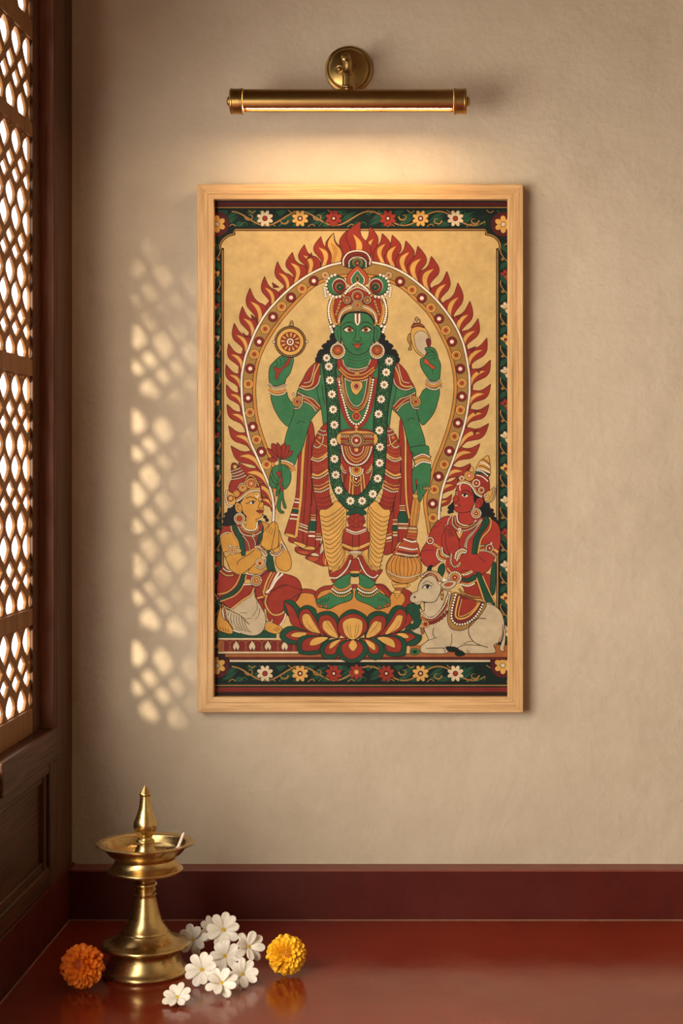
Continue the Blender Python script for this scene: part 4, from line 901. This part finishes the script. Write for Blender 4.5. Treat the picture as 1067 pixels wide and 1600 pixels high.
petal('440,510 445,460 480,430 540,425 600,430 635,460 640,510 600,560 540,580 470,560','465,500 470,455 540,425 600,455 605,500 570,540 530,555 490,540','510,470 525,435 540,425 560,440 568,470 540,502')
# --- bull
T(630,880,6.276)
P('e','50,400 140,400 180,450 170,600 80,650 100,560 40,470',.8)
C('m',115,868,7.2,.7,ry=5); C('n',115,868,3.2,.3,ry=2)
P('h','95,660 150,630 190,640 190,700 140,695 90,670',.9)
P('h','975,560 1000,640 1000,760 985,840 995,860 960,860 945,830 970,760 985,680 970,600',.9)
P('n','235,60 250,30 285,20 275,60 280,90 235,90',.8); P('e','340,100 345,40 390,0 410,40 400,100 370,140 350,120',.9)
P('h','210,360 205,470 160,440 175,540 215,680 245,750 175,810 175,870 240,885 420,885 440,840 470,820 520,840 560,870 640,885 880,882 905,850 890,800 960,760 985,660 990,580 960,480 900,420 810,385 600,500 480,300 300,250')
P('h','370,170 300,120 210,140 150,210 140,270 95,290 65,330 70,370 100,390 130,405 165,400 180,375 250,385 310,375 350,320 370,250',1)
P('h','100,385 130,405 165,402 180,375 130,390',.7); C('K',112,332,1.7,0)
P('w','190,245! 225,215 280,232! 250,250',.6); C('b',238,230,2.8,0); S('K','185,245 200,220 240,208 280,232',1.2); S('K','190,205 230,175 270,190 290,210',.9); S('K','155,210 175,160 220,130',.7)
S('K','190,385 250,385 320,370 355,300',.9); S('K','208,380 205,470',.9)
P('h','365,210 400,180 450,165 520,180 500,230 440,255 390,245',1); P('f','400,215 440,190 490,195 450,225',.6)
P('y','170,130 240,75 330,85 390,150 370,200 340,190 320,150 260,110 200,140',.9); B('190,125 250,90 320,110 365,180',1.1,'w',2.8); S('r','210,130 260,98 310,118 345,175',1.4,ol=.3); C('c',357,195,2.1,.6); P('w','390,130 410,150 440,170 385,180',.6)
P('q','370,270 385,260 395,290 390,350 375,360 368,320',.8); C('y',382,290,1.8,.4); C('y',380,330,1.8,.4)
# collars of the bull
P('y','180,470 220,520 300,520 380,430 440,280 470,290 430,430 340,540 240,570 170,540',.9); B('185,490 240,535 310,525 400,420 450,290',1.2,'w',2.8); S('r','175,525 240,555 330,530 420,420 455,300',1.6,ol=.4)
for k in range(7): C('d',262+k*28,585-k*k*2.4-k*3,2.7,.6,10)
RG(218,597,[(6,'K'),(5.2,'y'),(3.6,'K'),(3,'r')]); P('q','170,640 200,640 205,680 180,690',.7); C('c',190,570,1.3,.4); C('c',245,630,1.3,.4)
# cloth on the bull
P('p','480,300 440,480 435,570 470,640 560,660 640,630 730,540 790,460 815,390 730,370 560,300',1); P('d','500,330 465,490 480,580 560,610 640,580 720,500 780,390 720,380 560,310',.6)
B('515,310 480,440 475,540 520,595 600,595 680,550 740,480 785,390',1.6,'w',4.2); S('y','550,320 520,440 515,520 560,545 640,520 710,450 750,385',2.6,ol=.6); P('r','575,350 545,500 560,520 640,490 700,440 725,380',.7); S('y','575,350 542,490 560,522 640,492 710,430 730,380',1.4,ol=.4)
S('y','440,300 400,420 460,300',0.5); B('460,300 440,400',1.2,'c',2.6)
# bull body lines
S('K','810,545 740,540 680,570 645,620 645,700 690,770 760,805 830,825',1.2); S('K','300,630 290,690 310,730',1); S('K','475,690 475,770 460,810',1); S('K','230,760 330,728',.9); S('K','225,835 390,830 420,830',1); S('K','525,835 600,800 720,805 760,805',1); S('K','590,790 640,768 680,768',.8); S('K','975,600 970,700 930,770',1)
P('n','420,820 500,820 545,845 500,870 440,860',.8); P('n','505,885 540,850 590,870 600,900 540,912',.8); S('K','390,835 410,860 405,880',.9); S('K','620,870 630,850 640,880 650,860',.7)
S('K','830,395 900,420 960,480 990,560',1)

def artwork_mesh(parent):
    import numpy as np
    # each brush mark lies just above the marks it covers
    H=np.zeros((820,500),np.int32); G=A.g+[(len(A.v),len(A.f))]; lev=[0]*len(A.v)
    for (v0,f0),(v1,f1) in zip(G,G[1:]):
        cs=[]
        for f in A.f[f0:f1]:
            xs=[A.v[i][0] for i in f]; ys=[A.v[i][1] for i in f]
            a_,b_=max(0,int(min(xs)-320)),max(0,int(min(ys)-295)); c_,d_=int(max(xs)-320)+1,int(max(ys)-295)+1
            cs.append((slice(b_,d_),slice(a_,c_)))
        m=max([int(H[c].max()) if H[c].size else 0 for c in cs] or [0])+1
        for c in cs: H[c]=m
        for i in range(v0,v1): lev[i]=m
    print('LEVELS',max(lev),len(A.g))
    yy=-.0125; sc=(D0+yy)/FPX; me=bpy.data.meshes.new('artwork')
    vs=[((x-CX)*sc,yy-l*3e-6,CAMZ-(y-CY)*sc) for (x,y,z),l in zip(A.v,lev)]
    me.from_pydata(vs,[],A.f)
    for k in PK: me.materials.append(pigment(k,mul(PIG[k],.93)))
    me.polygons.foreach_set('material_index',[PK.index(c) for c in A.c])
    # all faces turned to the room
    me.update()
    import bmesh as bmm
    bm=bmm.new(); bm.from_mesh(me)
    for f in bm.faces:
        if f.normal.y>0: f.normal_flip()
    bm.to_mesh(me); bm.free()
    print('ART',len(A.v),len(A.f),A.z)
    o=bpy.data.objects.new('artwork',me); bpy.context.scene.collection.objects.link(o)
    o.parent=parent; return o
# ---------------------------------------------------------------- framed picture
fr=empty('framed_painting',px(562,1113,0),'pale oak framed painting of a green-skinned crowned deity ringed by flames','picture')
fx0,fx1,fy0,fy1=308,817.5,288,1113
FD=-.030
def fpt(x,y,yy):
    s=(D0+FD)/FPX; return Vector(((x-CX)*s,yy,CAMZ-(y-CY)*s))-fr.location
OX0,OX1,OY0,OY1=308,817.5,288,1113.5; IX0,IX1,IY0,IY1=333.8,793.2,311.3,1089.3
def member(name,o1,o2,i1,i2,mat):
    # profile: flat face, small outer bead, sight-edge step; mitred ends
    prof=[(0,0),(0,FD+.0012),(.035,FD),(.62,FD),(.645,FD+.0008),(.67,FD),(.97,FD),(1,FD+.001),(1,-.0105),(.9,-.0105),(.9,0)]
    bm=bmesh.new(); R=[]
    for (o,i) in ((o1,i1),(o2,i2)):
        R.append([bm.verts.new(fpt(o[0]+(i[0]-o[0])*t,o[1]+(i[1]-o[1])*t,y)) for t,y in prof])
    n=len(prof)
    for k in range(n): bm.faces.new((R[0][k],R[0][(k+1)%n],R[1][(k+1)%n],R[1][k]))
    bm.faces.new(R[0]); bm.faces.new(R[1]); return bm2(name,bm,mat,fr)
g=.12
member('frame_rail',(OX0+g,OY0),(OX1-g,OY0),(IX0+g,IY0),(IX1-g,IY0),M['oak_h']); member('frame_rail',(OX0+g,OY1),(OX1-g,OY1),(IX0+g,IY1),(IX1-g,IY1),M['oak_h'])
member('frame_stile',(OX0,OY0+g),(OX0,OY1-g),(IX0,IY0+g),(IX0,IY1-g),M['oak_v']); member('frame_stile',(OX1,OY0+g),(OX1,OY1-g),(IX1,IY0+g),(IX1,IY1-g),M['oak_v'])
a=fpt(326,304,-.0122); b=fpt(800,1097,-.003)
bm=bmesh.new(); box(bm,a.x,b.x,a.y,b.y,b.z,a.z); bm2('backing_board',bm,M['black'],fr)
art=artwork_mesh(None); art.data.transform(Matrix.Translation(-fr.location)); art.parent=fr
# ---------------------------------------------------------------- picture light
LY=-.125; ls=(D0+LY)/FPX; LR=19.5*ls
LC=px(544.5,158.5,LY); pl=empty('picture_light',px(545,110,0),'aged brass picture light glowing warm above the oak frame','wall lamp')
lo=pl.location; half=(719-370-18)/2*ls
tip=Vector((-FD,0,0))
# shell: part of a tube open below
bm=bmesh.new(); a0,a1=math.radians(-132),math.radians(222)   # angle measured in (y,z); opening faces down and a little to the wall
F0=math.radians(227); F1=math.radians(-45)
N=56; ringsO=[]
def arc(r,x):
    return [bm.verts.new(Vector((x,r*math.cos(F1+(F0-F1)*k/N),r*math.sin(F1+(F0-F1)*k/N)))+LC-lo) for k in range(N+1)]
hx=half-.002
o0,o1,i0,i1=arc(LR-.0008,-hx),arc(LR-.0008,hx),arc(LR-.0025,-hx),arc(LR-.0025,hx)
for k in range(N):
    bm.faces.new((o0[k],o0[k+1],o1[k+1],o1[k])); bm.faces.new((i0[k],i1[k],i1[k+1],i0[k+1])); bm.faces.new((o0[k],i0[k],i0[k+1],o0[k+1])); bm.faces.new((o1[k],o1[k+1],i1[k+1],i1[k]))
for k in (0,N): bm.faces.new((o0[k],o1[k],i1[k],i0[k]))
bm2('shade',bm,M['abrass'],pl,ang=40)
# strip of light recessed between the lips
t=NT('warm_lamp_strip'); t.b.inputs['Base Color'].default_value=(1,.8,.5,1); t.b.inputs['Emission Color'].default_value=(1,.70,.40,1); t.b.inputs['Emission Strength'].default_value=29
M['strip']=t.m
pf=Vector((0,math.cos(F0),math.sin(F0)))*(LR-.0028); pb=Vector((0,math.cos(F1),math.sin(F1)))*(LR-.003)
nrm=(pb-pf).cross(Vector((1,0,0))).normalized(); 
if nrm.z>0: nrm=-nrm
bm=bmesh.new(); up=-nrm*.0032; th=-nrm*.003; V=[]
for q in (up,up+th):
    V.append([bm.verts.new(LC-lo+Vector((s*(hx-.003),0,0))+p+q) for s,p in ((-1,pf),(1,pf),(1,pb),(-1,pb))])
bm.faces.new(V[0]); bm.faces.new(V[1])
for k in range(4): bm.faces.new((V[0][k],V[0][(k+1)%4],V[1][(k+1)%4],V[1][k]))
bm2('diffuser',bm,M['strip'],pl)
for s in (-1,1):
    Mx=Matrix.Translation(LC-lo+Vector((s*(half+.0005),0,0)))@Matrix.Rotation(s*math.pi/2,4,'Y')
    bm=bmesh.new(); R=LR
    lathe(bm,smoothprof([(0,-.002,1),(R,-.002,1),(R+.0012,-.001,1),(R+.0012,.0015,1),(R+.0002,.0025,1),(R+.0002,.0165,1),(R+.0008,.0175),(R+.0004,.020),(R-.0015,.0215,1),(.0085,.0215,1)],3),56,Mx)
    cp=bm2('end_cap',bm,M['abrass'],pl,ang=35)
    bm=bmesh.new(); lathe(bm,smoothprof([(.0085,.0215,1),(.0088,.0235),(.0072,.0262),(.004,.0275),(0,.028)],4),32,Mx); k_=bm2('end_screw',bm,M['abrass'],cp,ang=40)
# wall plate
RX=Matrix.Rotation(math.pi/2,4,'X')
bm=bmesh.new(); R=37.5*.00119; lathe(bm,smoothprof([(R,0,1),(R,.004,1),(R-.001,.006),(R-.0045,.0075),(R-.006,.0075,1),(R-.0065,.009,1),(R-.008,.0125),(R-.013,.0145),(R-.022,.0165),(.012,.018),(0,.0185)],5),80,RX); bm2('wall_plate',bm,M['abrass'],pl,ang=40)
# arm: hub, side rings, finial and socket
bm=bmesh.new(); lathe(bm,smoothprof([(.013,.015,1),(.0105,.020),(.0085,.03),(.008,.06),(.0075,.075),(.0082,.082),(.0085,.090,1),(.0085,.098),(.007,.102),(0,.103)],4),40,RX); bm2('arm',bm,M['abrass'],pl,ang=40)
ky=-.103; kz=px(0,109,-.103).z-lo.z
for s in (-1,1):
    Mx=Matrix.Translation((-.0016+s*.0085,ky,kz))@Matrix.Rotation(s*.35,4,'Z')@RX
    bm=bmesh.new(); lathe(bm,smoothprof([(.0075,-.004,1),(.0085,0),(.0083,.0035),(.0072,.0045),(.0058,.0035),(.0045,.004),(.0035,.0062),(.0018,.0075),(0,.008)],4),32,Mx); bm2('knuckle_screw',bm,M['abrass'],pl,ang=50)
fx=px(543.5,0,LY+.008); zz=lambda p:px(0,p,LY+.008).z-lo.z
bm=bmesh.new(); Mx=Matrix.Translation((fx.x-lo.x,LY+.008,0)); s_=ls
lathe(bm,smoothprof([(0,zz(91.5)),(4*s_,zz(92.5)),(6.6*s_,zz(96)),(6.4*s_,zz(101)),(5.4*s_,zz(107)),(5.6*s_,zz(111)),(8*s_,zz(115)),(9.6*s_,zz(117),1),(9.6*s_,zz(118.5),1),(8.6*s_,zz(119.5),1),(8.8*s_,zz(134),1),(10.5*s_,zz(135.5)),(10.8*s_,zz(137.5)),(9*s_,zz(139.5)),(7*s_,zz(146),1),(0,zz(146))],5),40,Mx); bm2('finial',bm,M['abrass'],pl,ang=40)
# ---------------------------------------------------------------- brass oil lamp
LYY=-.368; LS=(D0+LYY)/FPX; ol=empty('brass_oil_lamp',((227-CX)*LS,LYY,0),'tall polished brass oil lamp standing on the red floor near the corner','oil lamp')
def zp(p): return (1520-p)*LS
def prof(L,n=5): return smoothprof([((a[0]*LS,zp(a[1]),1) if len(a)>2 else (a[0]*LS,zp(a[1]))) for a in L],n)
bm=bmesh.new(); lathe(bm,prof([(0,1520,1),(65,1520,1),(66.5,1518),(67,1515),(65,1512,1),(61,1508),(56.5,1500),(54,1492),(54,1486),(57,1482,1),(65,1478.5,1),(68,1476),(67,1472.5),(63,1471,1),(52,1468.5),(43,1462),(38,1456,1),(36.5,1455,1),(36,1453.5,1),(29,1443),(24,1430),(20,1415),(17,1400,1),(17.5,1397,1),(15.5,1396,1),(15.2,1392,1),(16.5,1390,1),(15,1389),(17,1386),(18.6,1382),(17,1378.5),(14.2,1377,1),(15,1374),(16,1371,1),(15.5,1367,1),(0,1367,1)]),96)
bm2('pedestal',bm,M['brass'],ol,ang=38)
bm=bmesh.new(); lathe(bm,prof([(0,1368,1),(30,1367.5),(56,1362,1),(58.5,1360,1),(58.5,1357.5),(56,1355,1),(50.5,1350),(47,1344),(46.5,1341),(48.5,1338.5),(56,1333),(62,1326),(65,1321.5,1),(74.5,1318.5,1),(76.5,1317),(75.5,1315.6),(66,1316.5),(62.5,1318,1),(59,1325),(54,1332),(44,1337),(25,1338,1),(0,1338,1)]),96)
bm2('oil_bowl',bm,M['brass'],ol,ang=38)
bm=bmesh.new(); lathe(bm,prof([(0,1339,1),(20,1337.5,1),(19,1333),(13.5,1322),(11.5,1319),(11,1318,1),(13.5,1317),(14.5,1314.5),(13,1312,1),(11,1310.5),(10.7,1307),(12.5,1304),(16,1299),(18.2,1291),(17.5,1284),(14,1275),(10.5,1264),(8.6,1252),(7.8,1244,1),(9,1242.5),(9.2,1240.5,1),(4.6,1233),(.6,1226.6),(0,1226.4)]),72)
bm2('finial',bm,M['brass'],ol,ang=38)
# wick resting on the bowl lip
t=m_petal('cotton_wick',(.72,.62,.50),(.85,.76,.64),.9)
wk=Vector((281-227,0,1320)); A0=Vector((47*LS,-.014,zp(1328))); A1=Vector((54.5*LS,-.018,zp(1319))); A2=Vector((63.5*LS,-.022,zp(1296.5)))
def tube(bm,P_,R_,n=14):
    rings=[]
    for i,p in enumerate(P_):
        d=(P_[min(i+1,len(P_)-1)]-P_[max(i-1,0)]).normalized(); a=d.cross(Vector((0,1,0.01))).normalized(); b=d.cross(a)
        rings.append([bm.verts.new(p+(a*math.cos(k*TAU/n)+b*math.sin(k*TAU/n))*R_[i]) for k in range(n)])
    for r,s in zip(rings,rings[1:]):
        for k in range(n): bm.faces.new((r[k],r[(k+1)%n],s[(k+1)%n],s[k]))
    bm.faces.new(rings[0]); bm.faces.new(rings[-1])
w_=bpy.data.objects.new('cotton_wick',None)
bm=bmesh.new(); W0=Vector(ol.location)
org=W0+Vector((35*LS,-.008,zp(1336.5)))
tube(bm,[W0+p-org for p in (Vector((30*LS,-.006,zp(1335.5))),A0,A1,A1.lerp(A2,.5),A2-Vector((.0006,0,.002)),A2)],[.0014,.0022,.0025,.0024,.0021,.0012]); 
w_=bm2('cotton_wick',bm,t,None,ang=60); w_.location=org; tag(w_,'thin white cotton wick leaning on the rim of the brass oil lamp','wick')
# ---------------------------------------------------------------- flowers
M['white']=m_petal('white_petal',(.78,.72,.60),(.88,.83,.72),.45,.15); M['stamen']=m_petal('yellow_stamen',(.62,.42,.04),(.80,.60,.10),.6); M['greenst']=m_petal('pale_green_stalk',(.20,.26,.08),(.32,.38,.14),.6)
M['mar_o']=m_petal('orange_petal',(.90,.19,.008),(1,.29,.015),.5,.1); M['mar_y']=m_petal('yellow_petal',(.88,.44,.008),(.95,.58,.02),.5,.1)
M['mar_oc']=m_petal('deep_orange_floret',(.55,.08,.004),(.75,.16,.01),.6); M['mar_yc']=m_petal('amber_floret',(.70,.26,.006),(.85,.40,.015),.6)
def petal_bm(bm,Mx,L,W,thick,curl,cup,base=.25,ns=9,nw=6,notch=0.0,power=1.0):
    # a rounded blade: out along +X, up +Z
    top=[];bot=[]
    for i in range(ns+1):
        u=math.sin(i/ns*math.pi/2)**1.15; w=W*(base+(1-base)*math.sin(min(1,u/.68)*math.pi/2)**1.2) if u<.68 else W*math.sqrt(max(0,1-((u-.68)/.32)**2.3))
        w=max(w,W*.04); rt=[];rb=[]
        for j in range(nw+1):
            v=j/nw*2-1; x=u*L-(notch*L*(1-abs(v))*u**6); y=v*w/2; z=curl*L*(u**1.7)+cup*W*(v*v)*math.sin(u*math.pi*.9)-.04*W*abs(math.cos(v*math.pi*2))*u
            tk=thick*math.sqrt(max(0,1-v**4))*(.35+.65*math.sin(min(1,u*1.1)*math.pi))
            rt.append(bm.verts.new(Mx@Vector((x,y,z+tk/2)))); rb.append(bm.verts.new(Mx@Vector((x,y,z-tk/2-.0001))))
        top.append(rt);bot.append(rb)
    for i in range(ns):
        for j in range(nw):
            bm.faces.new((top[i][j],top[i+1][j],top[i+1][j+1],top[i][j+1])); bm.faces.new((bot[i][j],bot[i][j+1],bot[i+1][j+1],bot[i+1][j]))
        for j in (0,nw): bm.faces.new((top[i][j],bot[i][j],bot[i+1][j],top[i+1][j]))
    for i in (0,ns):
        for j in range(nw): bm.faces.new((top[i][j],top[i][j+1],bot[i][j+1],bot[i][j]))
def jasmine(seed,n,R,open_):
    rnd=random.Random(seed); root=bpy.data.objects.new('white_jasmine_flower',None); link(root); root.empty_display_size=.02
    for k in range(n):
        a=k*TAU/n+rnd.uniform(-.10,.10); bm=bmesh.new(); el=open_+rnd.uniform(-.12,.16)+(.10 if k%2 else -.06)
        Mx=Matrix.Rotation(a,4,'Z')@Matrix.Rotation(-el,4,'Y')@Matrix.Rotation(rnd.uniform(-.2,.2),4,'X')@Matrix.Translation((R*.09,0,(.0012 if k%2 else 0)))
        petal_bm(bm,Mx,R*rnd.uniform(.88,1.0),R*rnd.uniform(.48,.56),R*.21,-.02+rnd.uniform(-.10,.08),.20,.30,13,8)
        bm2('petal',bm,M['white'],root,ang=80)
    bm=bmesh.new()
    for k in range(7):
        a=k*TAU/7; tube(bm,[Vector((0,0,0)),Vector((.0012*math.cos(a),.0012*math.sin(a),.003)),Vector((.0026*math.cos(a),.0026*math.sin(a),.0056))],[.0007,.0007,.0013],8)
    lathe(bm,[(0,-.001),(.0034,0),(.0032,.0022),(.0016,.0044),(0,.0048)],16); bm2('stamen',bm,M['stamen'],root,ang=60)
    bm=bmesh.new(); tube(bm,[Vector((0,0,.001)),Vector((0,0,-.004)),Vector((.0006,.0004,-.010))],[.0026,.0021,.0017],12); bm2('stalk',bm,M['greenst'],root,ang=60)
    return root
protos=[jasmine(3,8,.0285,.30),jasmine(11,8,.0275,.34),jasmine(23,9,.0285,.30)]
used=[False]*3
def dup(root):
    r=root.copy(); link(r)
    for ch in list(root.children):
        c=ch.copy(); link(c); c.parent=r; c.matrix_parent_inverse=ch.matrix_parent_inverse
    return r
SPOTS=[ # centre px, y depth, tilt of the face towards the camera, turn, spin, size, prototype, label
 (303,1461,-.262,72,-14,.3,1.0,0,'white jasmine flower half behind the skirt of the brass oil lamp'),
 (329,1452,-.225,66,20,1.1,.86,1,'white jasmine flower mostly hidden at the back between two others'),
 (349,1453,-.285,70,8,.1,1.04,2,'topmost white jasmine flower of the heap, wide open above its neighbours'),
 (352,1492,-.345,66,-4,.75,1.02,1,'white jasmine flower in the middle of the heap, touching all around it'),
 (387,1480,-.345,66,32,.5,1.0,0,'white jasmine flower turned right, nearest the yellow marigold'),
 (316,1517,-.432,62,-6,.2,.98,2,'white jasmine flower right beside the foot of the brass oil lamp'),
 (379,1521,-.432,58,10,.9,.96,1,'white jasmine flower at the front right of the heap'),
 (346,1542,-.488,54,6,.4,.93,0,'white jasmine flower at the front of the heap, lowest but one'),
 (277,1553,-.530,34,-8,.65,.88,1,'white jasmine flower lying alone in front of the oil lamp')]
for (x,y,dy,tilt,turn,spin,sz,pi_,lab) in SPOTS:
    if not used[pi_]: r=protos[pi_]; used[pi_]=True
    else: r=dup(protos[pi_])
    p=px(x,y,dy); r.location=p; r.scale=(sz,)*3
    r.rotation_euler=(Matrix.Rotation(math.radians(turn),4,'Z')@Matrix.Rotation(math.radians(tilt),4,'X')@Matrix.Rotation(spin,4,'Z')).to_euler()
    tag(r,lab,'flower','white jasmine flowers heaped on the floor')
# rest each flower on the floor: lowest vertex at z=0 unless it leans on the heap
bpy.context.view_layer.update()
def lowest(r): return min((c.matrix_world@v.co).z for c in r.children for v in c.data.vertices)
for r in [o for o in SC.objects if o.name.startswith('white_jasmine')]:
    lo_=lowest(r); 
    r.location.z-=lo_-.0003 if (lo_<.0003 or lo_<.012) else 0
def marigold(name,R,mp,mc,seed,loc,rot,label):
    rnd=random.Random(seed); root=empty(name,loc,label,'flower'); bm=bmesh.new(); N=130
    for k in range(N):
        f=(k+.5)/N; th=math.radians(14+112*f**.62); a=k*2.39996+rnd.uniform(-.16,.16)   # from pole outwards
        d=Vector((math.sin(th)*math.cos(a),math.sin(th)*math.sin(a),math.cos(th)))
        L=R*(.40+.26*f**.5)*rnd.uniform(.88,1.10); r0=R*(.46+.02*f)
        rad=Vector((math.cos(a),math.sin(a),0)); out=(d*.55+rad*(.55)+Vector((0,0,.34-.55*f))+Vector((rnd.uniform(-.12,.12),rnd.uniform(-.12,.12),rnd.uniform(-.1,.1)))).normalized()
        up=(d-out*d.dot(out)); up=(up if up.length>.05 else Vector((0,0,1))-out*out.z).normalized()
        if up.z<0 and f<.6: up=-up
        side=up.cross(out)
        Mx=Matrix.Translation(d*r0)@Matrix((out,side,up)).transposed().to_4x4()
        petal_bm(bm,Mx,L,R*(.22+.18*f**.6),R*.045,.05-.30*f+rnd.uniform(-.10,.10),.38,.42,7,4,.12)
    lathe(bm,smoothprof([(0,R*.52),(R*.3,R*.44),(R*.47,R*.1),(R*.38,-R*.3),(0,-R*.42)],4),20)
    pb_=bm2('petals',bm,mp,root,ang=70)
    bm=bmesh.new(); 
    for k in range(26):
        f=(k+.5)/26; th=f**.5*.42; a=k*2.39996; d=Vector((math.sin(th)*math.cos(a),math.sin(th)*math.sin(a),math.cos(th)*.86)); tube(bm,[d*R*.45,d*R*.68,d*R*(.80-.06*f)],[R*.030,R*.040,R*.022],7)
    bm2('centre',bm,mc,root,ang=60)
    bm=bmesh.new(); lathe(bm,smoothprof([(0,-R*.62),(R*.10,-R*.60),(R*.20,-R*.4),(R*.30,-R*.15),(R*.30,0)],4),20); bm2('calyx',bm,M['greenst'],root,ang=60)
    root.rotation_euler=rot; bpy.context.view_layer.update(); root.location.z-=lowest(root)-.0002; return root
p=px(127,1519,-.455); marigold('orange_marigold',.0325,M['mar_o'],M['mar_oc'],5,p,(math.radians(66),0,math.radians(-8)),'bright orange marigold lying left of the brass oil lamp')
p=px(448,1499,-.385); marigold('yellow_marigold',.0305,M['mar_y'],M['mar_yc'],9,p,(math.radians(66),0,math.radians(12)),'golden yellow marigold lying right of the white jasmine heap')
